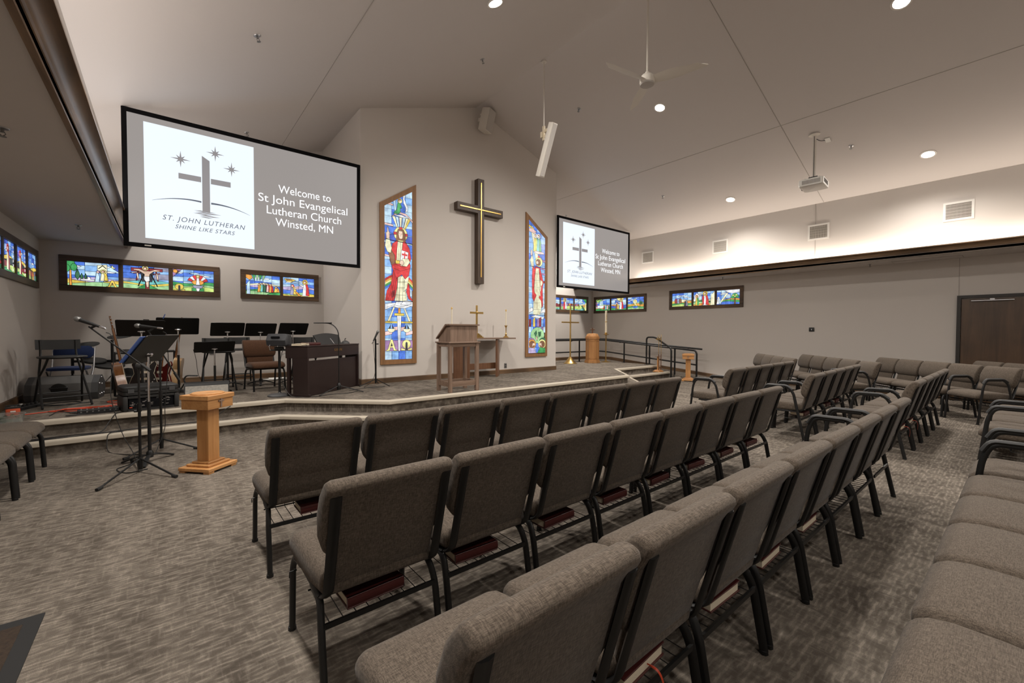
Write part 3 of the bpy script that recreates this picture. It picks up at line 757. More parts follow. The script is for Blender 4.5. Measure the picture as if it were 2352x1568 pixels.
def cypress(G, x, y, h, wd=.05): G.g('dgreen', [(x, y), (x + wd * .5, y + h * .3), (x + wd * .42, y + h * .6), (x, y + h), (x - wd * .42, y + h * .6), (x - wd * .5, y + h * .3)])
def alpha(G, cx, y, wd, h, col='gold', fy=None):
    t = wd * .17
    G.g(col, [(cx - wd * .48, y), (cx - wd * .48, y + h * .10), (cx - wd * .34, y + h * .12), (cx - t * .5, y + h), (cx + t * .5, y + h), (cx + wd * .34, y + h * .12), (cx + wd * .48, y + h * .10), (cx + wd * .48, y), (cx + wd * .18, y), (cx + wd * .12, y + h * .28), (cx - wd * .12, y + h * .28), (cx - wd * .18, y)])
    G.g('dark', [(cx - wd * .10, y + h * .40), (cx + wd * .10, y + h * .40), (cx, y + h * .74)], False)
def omega(G, cx, y, wd, h, col='gold'):
    G.ell(col, cx, y + h * .58, wd * .40, h * .42, 16); G.g('dark', [(cx - wd * .10, y), (cx + wd * .10, y), (cx + wd * .10, y + h * .72), (cx, y + h * .80), (cx - wd * .10, y + h * .72)], False)
    G.g(col, [(cx - wd * .5, y), (cx - wd * .12, y), (cx - wd * .12, y + h * .10), (cx - wd * .5, y + h * .26)]); G.g(col, [(cx + wd * .5, y), (cx + wd * .12, y), (cx + wd * .12, y + h * .10), (cx + wd * .5, y + h * .26)])
# each design draws one light of a window
def d_nativity(G, r):
    land(G, r, hills=(('lilac', .34), ('gold', .22), ('lgreen', .14)), cols=3)
    tree(G, .06, 0, 1.15, 'green', 'orange', .15); cypress(G, .19, .24, .46, .09); cypress(G, .27, .25, .28, .06); cypress(G, .345, .26, .26, .05)
    G.g('white', [(.25, .22), (.52, .22), (.52, .28), (.44, .28), (.44, .36), (.38, .40), (.38, .29), (.25, .28)])
    G.g('cream', [(.575, .24), (.77, .24), (.77, .96), (.575, .90)]); G.line([(.60, .76), (.68, .90), (.75, .78)], .012)
    robed(G, .59, .18, .50, 'pale', 'lblue', 'purple', None, .14); robed(G, .69, .24, .46, 'cream', 'gold', 'brown', 'yellow', .13)
    G.g('dblue', [(.80, 1), (1, 1), (1, .66), (.90, .78)]); G.ell('yellow', .90, .87, .045); G.ell('dblue', .92, .90, .038, lead=False)
    alpha(G, .87, -.02, .26, .30)
def d_crucifix(G, r):
    land(G, r, sky=('grey', 'blue', 'lblue', 'grey'), hills=(('teal', .36), ('gold', .24), ('lgreen', .16)), cols=3, clouds=2)
    G.g('dark', [(.36, .95), (.66, .95), (.62, .32), (.40, .32)])
    for s, x in ((-1, .30), (1, .73)):
        G.g('dred', [(x - .012 - s * .03, .92), (x + .012 - s * .03, .92), (x + .02 + s * .02, .36), (x - .01 + s * .02, .36)]); G.g('dred', [(x - .08, .70), (x + .07, .74), (x + .07, .70), (x - .08, .66)])
        G.g('skin', [(x - .02, .70), (x + .02, .70), (x + .035, .44), (x + .005, .42)])
    G.g('green', [(.30, 0), (.75, 0), (.60, .16), (.5, .24), (.42, .16)])
    G.g('dred', [(.17, .76), (.86, .80), (.86, .93), (.17, .92)]); G.g('dred', [(.47, .0), (.56, .0), (.56, .95), (.47, .95)])
    G.line([(.44, .66), (.32, .12)], .016); G.line([(.60, .66), (.74, .12)], .016)
    G.g('skin', [(.22, .86), (.34, .88), (.45, .80), (.57, .80), (.68, .88), (.80, .86), (.80, .82), (.66, .80), (.57, .66), (.555, .50), (.545, .08), (.50, .06), (.48, .30), (.455, .50), (.455, .66), (.34, .79), (.22, .82)])
    G.g('white', [(.445, .56), (.565, .56), (.57, .36), (.49, .30), (.445, .42)])
    G.ell('yellow', .475, .93, .07); G.ell('brown', .475, .92, .045); G.ell('skin', .47, .905, .03, lead=False)
def d_lamb(G, r):
    land(G, r, hills=(('green', .40), ('lgreen', .26), ('lime', .18)), cols=4)
    G.g('purple', [(0, 1), (.22, 1), (0, .62)]); G.ell('orange', .06, .90, .055); 
    for a in range(-80, 20, 22): G.g('gold', [(.06 + .06 * cos(radians(a)), .90 + .09 * sin(radians(a))), (.06 + .11 * cos(radians(a + 6)), .90 + .17 * sin(radians(a + 6))), (.06 + .06 * cos(radians(a + 14)), .90 + .09 * sin(radians(a + 14)))])
    for i in range(7):
        a, c = radians(20 + 20 * i), radians(40 + 20 * i); G.g(('red', 'white')[i % 2], [(.60, .36), (.60 + .27 * cos(a), .36 + .42 * sin(a)), (.60 + .27 * cos(c), .36 + .42 * sin(c))])
    G.ell('orange', .60, .42, .15, .12); robed(G, .60, .30, .46, 'white', None, 'cream', 'gold', .10)
    G.g('grey', [(.46, .28), (.74, .28), (.70, .14), (.50, .14)]); G.g('green', [(.45, 0), (.57, 0), (.55, .14), (.45, .16)]); G.g('green', [(.63, 0), (.75, 0), (.75, .16), (.66, .14)]); G.g('white', [(.57, 0), (.63, 0), (.65, .14), (.55, .14)])
    omega(G, .15, -.02, .26, .34)
def d_crowd(G, r):
    land(G, r, hills=(('lilac', .46), ('blue', .40), ('green', .24), ('lgreen', .13)), cols=4)
    G.g('cream', [(0, .50), (.5, .62), (1, .50), (1, .46), (.5, .52), (0, .44)])
    G.g('orange', [(0, 1), (.16, .98), (.19, .84), (.11, .72), (0, .84)]); G.g('pale', [(.02, .0), (.12, .0), (.11, .72), (.03, .55)])
    for i in range(4): G.g(('green', 'lgreen')[i % 2], [(.18 + i * .1, 1), (.27 + i * .1, 1), (.24 + i * .08, .72)])
    for i, (c, c2) in enumerate((('orange', 'gold'), ('teal', 'dgreen'), ('dgreen', 'dark'), ('pink', 'red'), ('orange', 'red'))): robed(G, .38 + .085 * i, .12 + .02 * (i % 2), .47, c, c2, 'brown', None, .11)
    robed(G, .88, .14, .30, 'gold', 'orange', 'brown', None, .14); G.g('green', [(.6, 0), (1, 0), (1, .14), (.8, .12), (.65, .06)])
def d_healing(G, r):
    land(G, r, hills=(('lilac', .52), ('blue', .36), ('lgreen', .16), ('gold', .08)), cols=4)
    G.g('gold', [(.04, .92), (.3, .92), (.40, .84), (.25, .76), (.10, .78)]); G.g('brown', [(.08, .90), (.28, .90), (.32, .84), (.12, .82)], False)
    robed(G, .30, .06, .56, 'grey', 'gold', 'red', None, .18, 0); G.g('orange', [(.36, .26), (.44, .24), (.58, .02), (.48, .0)]); G.g('skin', [(.34, .44), (.50, .52), (.50, .46), (.36, .36)])
    robed(G, .70, .02, .88, 'white', 'red', 'brown', 'gold', .19, 1)
def d_road(G, r):
    land(G, r, hills=(('cream', .46), ('orange', .34), ('green', .26), ('lime', .12)), cols=5)
    G.g('gold', [(0, .36), (.14, .42), (.14, .24), (0, .22)]); 
    for x, c in ((.2, 'dred'), (.32, 'grey'), (.44, 'brown')): G.g(c, [(x - .06, .24), (x + .06, .22), (x + .05, .55), (x, .62), (x - .06, .52)])
    robed(G, .70, .0, .50, 'dark', 'grey', 'brown', None, .16)
def d_risen(G, r):
    land(G, r, hills=(('cream', .44), ('dgreen', .34), ('lgreen', .24), ('orange', .12)), cols=5)
    G.g('cream', [(.8, 0), (1, 0), (1, 1), (.84, .72)]); G.g('white', [(.02, .30), (.2, .34), (.28, .72), (.16, .94), (.04, .70)]); robed(G, .16, .02, .74, 'gold', 'green', 'brown', 'orange', .15, 0)
    robed(G, .56, .0, .98, 'white', 'red', 'brown', 'gold', .24); G.g('red', [(.44, .04), (.50, .04), (.51, .60), (.46, .78), (.42, .56)])
def d_ascend(G, r):
    land(G, r, hills=(('orange', .36), ('green', .28), ('blue', .16)), cols=5)
    G.g('white', [(.35, 1), (1, 1), (1, .80), (.7, .74), (.45, .84)]); G.g('cream', [(.12, .12), (.2, .12), (.52, .78), (.40, .74)])
    robed(G, .08, .04, .50, 'white', 'pale', 'white', None, .17); tree(G, .80, 0, .78, 'green', 'brown', .2)
    for a, b_ in ((.72, .60), (.86, .62), (.80, .52)): G.ell('lime', a, b_, .05, .06)
def d_field(G, r):
    land(G, r, hills=(('gold', .50), ('dred', .44), ('lgreen', .26), ('teal', .10)), cols=3)
    for i in range(4): G.g('green', [(.0 + i * .12, 1), (.06 + i * .12, 1), (.2 + i * .16, .60)])
    for i in range(4): G.ell(('purple', 'brown', 'orange', 'dred')[i], .25 + .18 * i, .40, .08, .12)
def d_teacher(G, r):
    land(G, r, hills=(('gold', .50), ('purple', .46), ('lime', .30), ('lgreen', .14)), cols=3)
    for i in range(5): G.ell(('purple', 'brown', 'orange', 'dred', 'brown')[i], .52 + .1 * i, .46, .06, .10)
    robed(G, .30, .02, .92, 'red', 'white', 'brown', 'gold', .24, 0)
def d_sower(G, r):
    land(G, r, hills=(('cream', .52), ('orange', .44), ('lime', .34), ('teal', .14)), cols=3)
    G.g('lime', [(.2, .05), (.5, .45), (.75, .40), (.5, .06)]); G.g('dgreen', [(.55, .42), (.68, .40), (.9, .0), (.78, .0)]); G.g('green', [(.7, 1), (1, 1), (1, .5), (.9, .75)]); G.g('yellow', [(.86, .0), (1, 0), (1, .7), (.9, .6)])
    for i in range(3): G.ell(('dred', 'purple', 'brown')[i], .12 + .1 * i, .46, .07, .12)
def d_river(G, r):
    land(G, r, hills=(('lgreen', .48), ('white', .42), ('orange', .24), ('green', .12)), cols=4)
    for i in range(5): G.g(('lime', 'green')[i % 2], [(0, .98 - i * .05), (.36 - i * .03, 1.0), (.5 - i * .08, .92 - i * .06), (.1, .78)])
    G.g('dred', [(.04, .3), (.1, .3), (.08, .75), (.03, .75)])
    for i in range(4): robed(G, .60 + .11 * i, .08, .42, ('dred', 'teal', 'pink', 'dgreen')[i], None, 'brown', None, .13)
def d_baptism(G, r):
    land(G, r, hills=(('pale', .52), ('orange', .42), ('dblue', .36), ('green', .12)), cols=4)
    G.g('yellow', [(.35, 1), (.85, 1), (.75, .84), (.6, .74), (.45, .84)]); robed(G, .66, .04, .90, 'white', 'red', 'brown', 'gold', .22, 1); robed(G, .38, .04, .62, 'brown', 'gold', 'dred', None, .20)
def d_boat(G, r):
    land(G, r, hills=(('lgreen', .50), ('orange', .42), ('green', .24), ('lgreen', .12)), cols=4)
    G.ell('yellow', .46, .62, .12, .20); robed(G, .46, .28, .48, 'cream', None, 'orange', None, .14); G.g('blue', [(.28, .24), (.66, .24), (.58, .08), (.38, .08)]); G.g('gold', [(.28, .24), (.42, .44), (.46, .28)]); G.g('gold', [(.66, .24), (.52, .44), (.48, .28)]); cypress(G, .78, .3, .46, .12); cypress(G, .88, .3, .44, .08)
def d_spires(G, r):
    land(G, r, sky=('blue', 'dblue', 'lblue', 'blue'), hills=(('gold', .50), ('dark', .42), ('dred', .30), ('lime', .20), ('green', .08)), cols=4, clouds=1)
    robed(G, .45, .06, .80, 'cream', 'dred', 'brown', 'red', .22)
    for i in range(6): G.g('white', [(.86, .06 + i * .15), (.92, .06 + i * .15), (.92, .16 + i * .15), (.86, .16 + i * .15)])
def d_dusk(G, r):
    land(G, r, sky=('blue', 'dblue', 'lblue', 'blue'), hills=(('gold', .46), ('dark', .40), ('dred', .30), ('dgreen', .18)), cols=6, clouds=1)
    for i in range(5): G.g(('dred', 'lime', 'brown', 'orange', 'grey')[i], [(.08 + .17 * i, .02), (.18 + .17 * i, .02), (.16 + .17 * i, .34), (.10 + .17 * i, .36)])
def window(name, label, designs, pos, wd, h, M3, seed, fr=.095, post=.058):
    """strip window: dark frame, posts between the lights, one leaded pane each. pos = lower left corner of the frame on the wall"""
    t = bpy.data.objects.new(name, None); COL.objects.link(t); struct(t, label)
    mt = Matrix.Translation(Vector(pos)) @ M3; t.matrix_world = mt; rnd = random.Random(seed)
    mb = MB()
    mb.box((wd / 2, -.016, fr / 2), (wd, .032, fr), bevel=.003); mb.box((wd / 2, -.016, h - fr / 2), (wd, .032, fr), bevel=.003)
    for x in (fr / 2, wd - fr / 2): mb.box((x, -.0155, h / 2), (fr, .031, h - 2 * fr), bevel=.003)
    mb.build('window_frame', 'dark_trim', t, 0)
    n = len(designs); pw = (wd - 2 * fr - (n - 1) * post) / n
    for i, d in enumerate(designs):
        x = fr + i * (pw + post); G = Glass(pw, h - 2 * fr); d(G, rnd); G.build(t, Matrix.Translation((x, -.004, fr)))
        if i < n - 1:
            mb = MB(); mb.box((x + pw + post / 2, -.014, h / 2), (post, .028, h - 2 * fr), bevel=.003); mb.build('window_post', 'dark_trim_z', t, 0)
I3 = Matrix.Identity(4)
FACE_L = Matrix(((0, -1, 0, 0), (1, 0, 0, 0), (0, 0, 1, 0), (0, 0, 0, 1)))   # local +x -> world +Y, local -y -> world +X (left wall)
FACE_R = Matrix(((0, 1, 0, 0), (-1, 0, 0, 0), (0, 0, 1, 0), (0, 0, 0, 1)))   # local +x -> world -Y, local -y -> world -X (right wall)
ZW, HW = 2.005, .59
window('window_1', 'left wall stained glass window', (d_dusk, d_spires, d_spires, d_dusk), (XL, 7.42, ZW), 2.55, HW, FACE_L, 3)
window('window_2', 'front stained glass window of three lights with nativity and crucifixion', (d_nativity, d_crucifix, d_lamb), (-1.35, YF, ZW), 2.195, HW, I3, 5)
window('window_3', 'front stained glass window of two lights above the keyboard', (d_crowd, d_healing), (1.195, YF, ZW), 1.495, HW, I3, 8)
window('window_4', 'stained glass window under the right screen', (d_field, d_teacher, d_sower), (9.72, YF, ZW), 2.20, HW, I3, 11)
window('window_5', 'right wall stained glass window above the ramp', (d_river, d_baptism, d_boat), (XR, 10.135, ZW), 2.19, HW, FACE_R, 14)
window('window_6', 'right wall stained glass window with the leafy tree', (d_road, d_risen, d_ascend), (XR, 7.13, ZW + .02), 2.19, HW, FACE_R, 18)
# ------------------------------------------------------------------ tall windows
def tall(name, label, x0, x1, zb, zl, zr, draw, seed):
    t = bpy.data.objects.new(name, None); COL.objects.link(t); struct(t, label); t.location = (x0, YC, zb)
    wd = x1 - x0; f = .088; sl = (zr - zl) / wd
    outer = [(0, 0), (wd, 0), (wd, zr - zb), (0, zl - zb)]
    ft = f * math.sqrt(1 + sl * sl)
    inner = [(f, f), (wd - f, f), (wd - f, zr - zb - ft - sl * f), (f, zl - zb - ft + sl * f)]
    mb = MB()
    for i in range(4):
        a, b_, c, d = outer[i], outer[(i + 1) % 4], inner[(i + 1) % 4], inner[i]
        mb.loft([[(p[0], 0, p[1]) for p in (a, b_, c, d)], [(p[0], -.035, p[1]) for p in (a, b_, c, d)]])
    mb.build('window_frame', 'tall_frame_wood', t, 0)
    gw = wd - 2 * f; gh = max(inner[2][1], inner[3][1]) - f
    G = Glass(gw, gh, [(0, 0), (1, 0), (1, (inner[2][1] - f) / gh), (0, (inner[3][1] - f) / gh)], lead=.006)
    draw(G, random.Random(seed)); G.build(t, Matrix.Translation((f, -.006, f)))
def d_king(G, r):
    xs = [0, .25, .5, .75, 1]; y = 0
    for j in range(24):   # blue ground
        y2 = (j + 1) / 24
        for i in range(4): G.g(r.choice(('lblue', 'pale', 'pale', 'lblue') if i in (0, 3) else ('blue', 'lblue', 'blue')), [(xs[i], y), (xs[i + 1], y), (xs[i + 1], y2), (xs[i], y2)], lw=.004)
        y = y2
    for y0, c in ((.60, 'blue'), (.64, 'blue'), (.69, 'dblue'), (.735, 'blue')): G.g(c, [(0, y0), (1, y0), (1, y0 + .04), (0, y0 + .04)])
    for y0 in (.90, .78, .60): G.g('pink', [(0, y0), (.3, y0 - .004), (.3, y0 + .006), (0, y0 + .012)]); 
    for x in (.25, .5, .75): G.line([(x, 0), (x, .05)])
    G.g('purple', [(0, .05), (1, .05), (1, .113), (0, .113)])
    for x0, x1, y0 in ((0, .25, .14), (.75, 1, .14), (.25, .45, .165), (.55, .75, .165)): G.g('pink', [(x0, y0), (x1, y0 + .01), (x1, y0 + .03), (x0, y0 + .024)])
    alpha(G, .23, .052, .40, .066, 'yellow'); omega(G, .77, .052, .40, .064, 'yellow')
    G.g('gold', [(0, .214), (1, .214), (1, .224), (0, .224)])
    for s, x in ((1, .22), (-1, .78)):
        G.g('dark', [(x, .212), (x + .10, .180), (x - .10, .180)]); G.g('lblue', [(x - .012, .21), (x + .012, .21), (x + .03, .18), (x - .03, .18)], False)
        G.ell('cream', x, .181, .14, .022, 10, 180, 360)
    G.g('cream', [(.42, .336), (.36, .336), (.08, .225), (.16, .225)]); G.g('cream', [(.62, .322), (.68, .318), (.93, .225), (.85, .225)])
    G.g('white', [(.42, .258), (.58, .258), (.53, .055), (.50, .045), (.47, .055)]); G.line([(.5, .25), (.5, .06)], .004)
    G.g('gold', [(.33, .258), (.68, .258), (.68, .272), (.33, .272)]); G.g('orange', [(.46, .272), (.55, .272), (.54, .31), (.47, .31)]); G.ell('yellow', .505, .315, .05)
    for pts in ([(0, .29), (.25, .31), (.5, .30), (.4, .335), (0, .325)], [(.3, .31), (.7, .30), (1, .32), (.9, .34), (.4, .34)], [(.55, .325), (1, .315), (1, .345), (.7, .352)]): G.g('white', pts); 
    G.line([(.05, .305), (.3, .32), (.6, .312), (.95, .33)], .006)
    for i, c in enumerate(('red', 'orange', 'yellow', 'green', 'blue')):   # rainbow
        a = .50 - i * .012; G.g(c, [(0, a - .03), (.16, a - .012), (.34, a), (.34, a - .012), (.16, a - .024), (0, a - .042)], lw=.003); G.g(c, [(.82, a - .008), (.92, a - .02), (1, a - .034), (1, a - .046), (.92, a - .032), (.82, a - .02)], lw=.003)
    G.g('red', [(0, .343), (.30, .343), (.42, .40), (.46, .50), (.40, .55), (.28, .52), (.20, .44), (.06, .40)]); G.g('dred', [(.22, .36), (.35, .37), (.36, .41), (.25, .40)], False); G.g('red', [(.80, .46), (.88, .44), (.90, .375), (1, .352), (1, .345), (.84, .36), (.76, .40)])
    for x in (.06, .12, .18, .25): G.line([(x, .345), (x + .1, .43), (x + .16, .50)], .005)
    G.g('cream', [(.33, .343), (.62, .343), (.80, .352), (.72, .42), (.68, .50), (.58, .49), (.46, .50), (.42, .42)]); G.g('cream', [(.66, .40), (.78, .42), (.86, .49), (.78, .505), (.68, .49)])
    for p, q in (((.40, .345), (.46, .49)), ((.50, .345), (.53, .49)), ((.62, .345), (.64, .48)), ((.72, .36), (.70, .47)), ((.36, .38), (.74, .38)), ((.42, .42), (.70, .424)), ((.45, .455), (.8, .46))): G.line([p, q], .006)
    G.g('red', [(.24, .54), (.40, .475), (.60, .50), (.72, .475), (.86, .50), (.92, .56), (.80, .60), (.40, .60)]); G.line([(.3, .535), (.55, .52), (.88, .54)], .006); G.line([(.34, .56), (.6, .545), (.86, .565)], .006)
    G.g('red', [(.16, .58), (.24, .545), (.50, .575), (.86, .56), (.94, .60), (.88, .66), (.74, .695), (.62, .70), (.44, .70), (.26, .675)]); G.g('brown', [(.12, .62), (.22, .55), (.36, .565), (.34, .61), (.22, .64)])
    G.g('cream', [(.40, .57), (.56, .57), (.64, .70), (.46, .70), (.42, .64)]); G.g('gold', [(.37, .562), (.52, .562), (.52, .582), (.37, .582)]); G.line([(.46, .58), (.50, .69)], .005); G.line([(.52, .58), (.56, .69)], .005)
    G.g('cream', [(.0, .66), (.08, .625), (.20, .62), (.24, .65), (.16, .705), (.04, .70)]); G.g('skin', [(.05, .70), (.16, .705), (.17, .735), (.13, .745), (.11, .768), (.08, .765), (.08, .74), (.04, .735)])
    G.g('white', [(.54, .578), (.80, .575), (.84, .635), (.58, .645)]); G.g('red', [(.67, .585), (.71, .585), (.73, .635), (.69, .635)], False); G.g('red', [(.60, .615), (.80, .612), (.80, .622), (.60, .626)], False)
    G.g('cream', [(.54, .552), (.78, .55), (.90, .58), (.84, .598), (.62, .595)]); G.g('skin', [(.50, .565), (.62, .553), (.68, .57), (.64, .585), (.55, .585)])
    for a, c in ((120, 'cream'), (105, 'pale'), (90, 'cream'), (75, 'pale'), (60, 'cream'), (48, 'gold')):
        x = .56 + .5 * cos(radians(a)); G.g(c, [(.56 + .2 * cos(radians(a - 4)), .76), (.56 + .2 * cos(radians(a + 4)), .76), (x - .06, .835), (x + .05, .835)])
    G.ell('yellow', .56, .735, .25); G.g('red', [(.50, .755), (.62, .755), (.62, .778), (.50, .778)]); G.g('red', [(.30, .73), (.43, .73), (.43, .745), (.30, .745)]); G.g('red', [(.69, .728), (.81, .728), (.81, .743), (.69, .743)])
    G.g('brown', [(.38, .69), (.44, .70), (.66, .70), (.74, .69), (.72, .74), (.66, .765), (.46, .765), (.41, .74)]); G.g('skin', [(.47, .735), (.50, .712), (.56, .700), (.62, .712), (.64, .735), (.62, .755), (.49, .755)]); G.g('brown', [(.50, .712), (.56, .698), (.61, .712), (.56, .709)], False)
    G.line([(.50, .738), (.54, .738)], .004); G.line([(.58, .738), (.62, .738)], .004); G.line([(.56, .736), (.55, .722), (.57, .722)], .003)
    G.g('pink', [(.22, .83), (.5, .855), (.8, .845), (1, .81), (1, .825), (.75, .86), (.45, .868)]); G.g('white', [(.3, .842), (.6, .85), (.82, .835), (.6, .835)])
    G.g('pale', [(.26, .96), (.34, .97), (.42, .86), (.34, .865)]); G.g('lblue', [(.36, .94), (.46, .92), (.40, .87)])
    G.g('green', [(.30, .852), (.36, .868), (.42, .872), (.44, .91), (.48, .925), (.54, .915), (.60, .895), (.58, .885), (.54, .89), (.55, .865), (.46, .85)]); G.ell('yellow', .53, .93, .085); G.ell('brown', .52, .932, .055); G.ell('skin', .54, .927, .035, lead=False)
    G.g('white', [(.66, .97), (.72, .975), (.70, .945), (.74, .925), (.82, .90), (.80, .875), (.72, .87), (.76, .89), (.66, .92), (.64, .945)]); G.line([(0, .698), (1, .685)], .012); G.line([(0, .343), (1, .343)], .010)
def d_teach(G, r):
    xs = [0, .25, .5, .75, 1]; y = 0
    for j in range(24):
        y2 = (j + 1) / 24
        for i in range(4): G.g(r.choice(('lblue', 'pale', 'pale', 'lblue') if 6 < j < 14 else ('blue', 'lblue', 'blue', 'lblue')), [(xs[i], y), (xs[i + 1], y), (xs[i + 1], y2), (xs[i], y2)], lw=.004)
        y = y2
    for y0 in (.64, .70, .60, .54): G.g(r.choice(('purple', 'dblue', 'dred')), [(.72, y0), (1, y0 - .004), (1, y0 + .012), (.72, y0 + .014)])
    G.g('gold', [(.0, .965), (.3, .94), (.3, .93), (0, .95)]); G.g('pink', [(0, .915), (.35, .90), (.45, .92), (.2, .94), (0, .935)]); G.g('cream', [(.15, .91), (.28, .905), (.62, .70), (.42, .70)])
    robed(G, .38, .77, .135, 'gold', 'lime', 'brown', 'white', .24); robed(G, .58, .77, .135, 'teal', 'green', 'brown', 'white', .24); G.g('pink', [(.25, .762), (.6, .752), (.95, .758), (.85, .772), (.4, .775)])
    G.g('cream', [(.06, .70), (.18, .745), (.26, .71), (.30, .64), (.24, .61), (.14, .66)]); G.g('skin', [(.10, .735), (.20, .738), (.20, .765), (.14, .785), (.10, .765)])
    G.g('red', [(.22, .66), (.34, .64), (.40, .66), (.66, .65), (.80, .59), (.90, .54), (.84, .50), (.86, .40), (.80, .34), (.70, .40), (.62, .46), (.45, .40), (.28, .42), (.20, .48), (.18, .58)])
    G.g('cream', [(.26, .29), (.70, .29), (.78, .36), (.70, .45), (.66, .55), (.60, .645), (.42, .645), (.34, .55), (.28, .40)])
    for x in (.36, .45, .55, .64): G.line([(x, .295), (x - .01 if x < .5 else x - .03, .62)], .006)
    for yy in (.33, .38, .44, .50, .55, .60): G.line([(.28, yy), (.72, yy + .004)], .005)
    G.g('red', [(.20, .42), (.30, .39), (.46, .44), (.34, .46), (.26, .56), (.18, .56)]); G.g('red', [(.66, .44), (.86, .40), (.86, .345), (.74, .40), (.60, .425)]); G.g('cream', [(.70, .50), (.84, .53), (.82, .55), (.68, .56)]); G.g('skin', [(.64, .475), (.72, .47), (.76, .505), (.70, .515)])
    G.ell('yellow', .60, .695, .22); G.g('red', [(.54, .725), (.64, .725), (.64, .742), (.54, .742)]); G.ell('brown', .56, .690, .15); G.ell('skin', .50, .687, .08); G.g('brown', [(.40, .672), (.52, .664), (.56, .68), (.46, .676)], False)
    for pts in ([(0, .30), (.25, .32), (.22, .345), (0, .335)], [(.66, .30), (1, .31), (1, .345), (.8, .33)], [(.1, .275), (.6, .262), (1, .25), (.9, .275), (.4, .29)]): G.g('white', pts); G.line([(p[0], p[1] + .004) for p in pts[:3]], .006)
    for i, c in enumerate(('dred', 'blue', 'gold', 'dblue', 'purple', 'dred', 'lblue', 'blue')): G.g(c, [(i / 8, .20), ((i + 1) / 8, .20), ((i + 1) / 8, .255 + .01 * (i % 3)), (i / 8, .255 + .01 * (i % 2))])
    for i in range(8): G.g(('pale', 'lblue', 'blue', 'dblue', 'blue', 'lblue', 'purple', 'pale')[i], [(i / 8, .155), ((i + 1) / 8, .155), ((i + 1) / 8, .20), (i / 8, .20)])
    G.ell('lgreen', .52, .135, .42, .062, 18)
    for pts in ([(.3, .15), (.45, .175), (.5, .15), (.4, .12)], [(.55, .16), (.75, .165), (.72, .13), (.6, .12)], [(.4, .115), (.55, .12), (.5, .09)]): G.g('dgreen', pts, False)
    G.g('skin', [(.42, .10), (.52, .10), (.50, .13), (.44, .125)])
    for s, x, c, c2 in ((-1, .18, 'orange', 'lilac'), (1, .80, 'yellow', 'green')):
        G.ell(('purple', 'dgreen')[s > 0], x - s * -.06, .085, .26, .032); G.ell(c, x, .068, .24, .036); G.g(c2, [(x - .30, 0), (x + .26, 0), (x + .18, .035), (x - .12, .045)]); G.ell('brown', x, .066, .17, .027); G.g('skin', [(x - s * .02, .05), (x - s * .16, .052), (x - s * .20, .066), (x - s * .14, .078), (x - s * .02, .075)]); G.g('brown', [(x - s * .04, .044), (x - s * .17, .05), (x - s * .14, .06), (x - s * .05, .056)], False)
    G.line([(0, .655), (1, .650)], .012); G.line([(0, .292), (1, .290)], .010)
tall('window_7', 'tall stained glass window left of the wall cross', 3.147, 3.89, .705, 3.762, 4.249, d_king, 21)
tall('window_8', 'tall stained glass window right of the wall cross', 6.797, 7.52, .72, 4.237, 3.725, d_teach, 22)
# ================================================================== ceiling and wall fittings
t = thing('ceiling_fan', 'white three blade ceiling fan on a long rod', 'ceiling fan', (5.345, 3.51, 4.90))
mb = MB(); mb.tube([(0, 0, .12), (0, 0, zc(5.345) - 4.90 - .04)], .014, 10); mb.build('down_rod', 'speaker_white', t)
mb = MB(); mb.lathe([(.0, 0), (.07, 0), (.05, -.09), (.02, -.11), (.0, -.11)], (0, 0, zc(5.345) - 4.90 - .005), 20); mb.build('ceiling_canopy', 'speaker_white', t)
mb = MB(); mb.lathe([(0, .13), (.03, .13), (.035, .10), (.075, .085), (.10, .05), (.105, .0), (.10, -.03), (.0, -.03)], seg=24); mb.build('motor', 'speaker_white', t)
mb = MB(); mb.lathe([(0, -.030), (.098, -.030), (.095, -.05), (.06, -.062), (0, -.066)], seg=24); mb.build('motor_cap', 'speaker_grille', t)
for a in (170, 290, 50):
    mb = MB(); loops = []
    for i in range(9):
        x = .09 + .66 * i / 8; wd = .062 + .05 * sin(pi * min(1, i / 6)) * .5 - (.03 if i == 8 else 0); tw = -radians(24 - 13 * i / 8)
        sec = [(-wd, .0), (-wd * .3, .012), (wd * .6, .010), (wd, .0), (wd * .5, -.004), (-wd * .4, -.002)]
        loops.append([(x + (.05 * (y / wd) if i == 8 else 0), y * cos(tw) - z * sin(tw), y * sin(tw) + z * cos(tw) + .01) for y, z in sec])
    mb.loft(loops); o = mb.build('blade', 'speaker_white', t, 60); o.rotation_euler = (0, 0, radians(a))
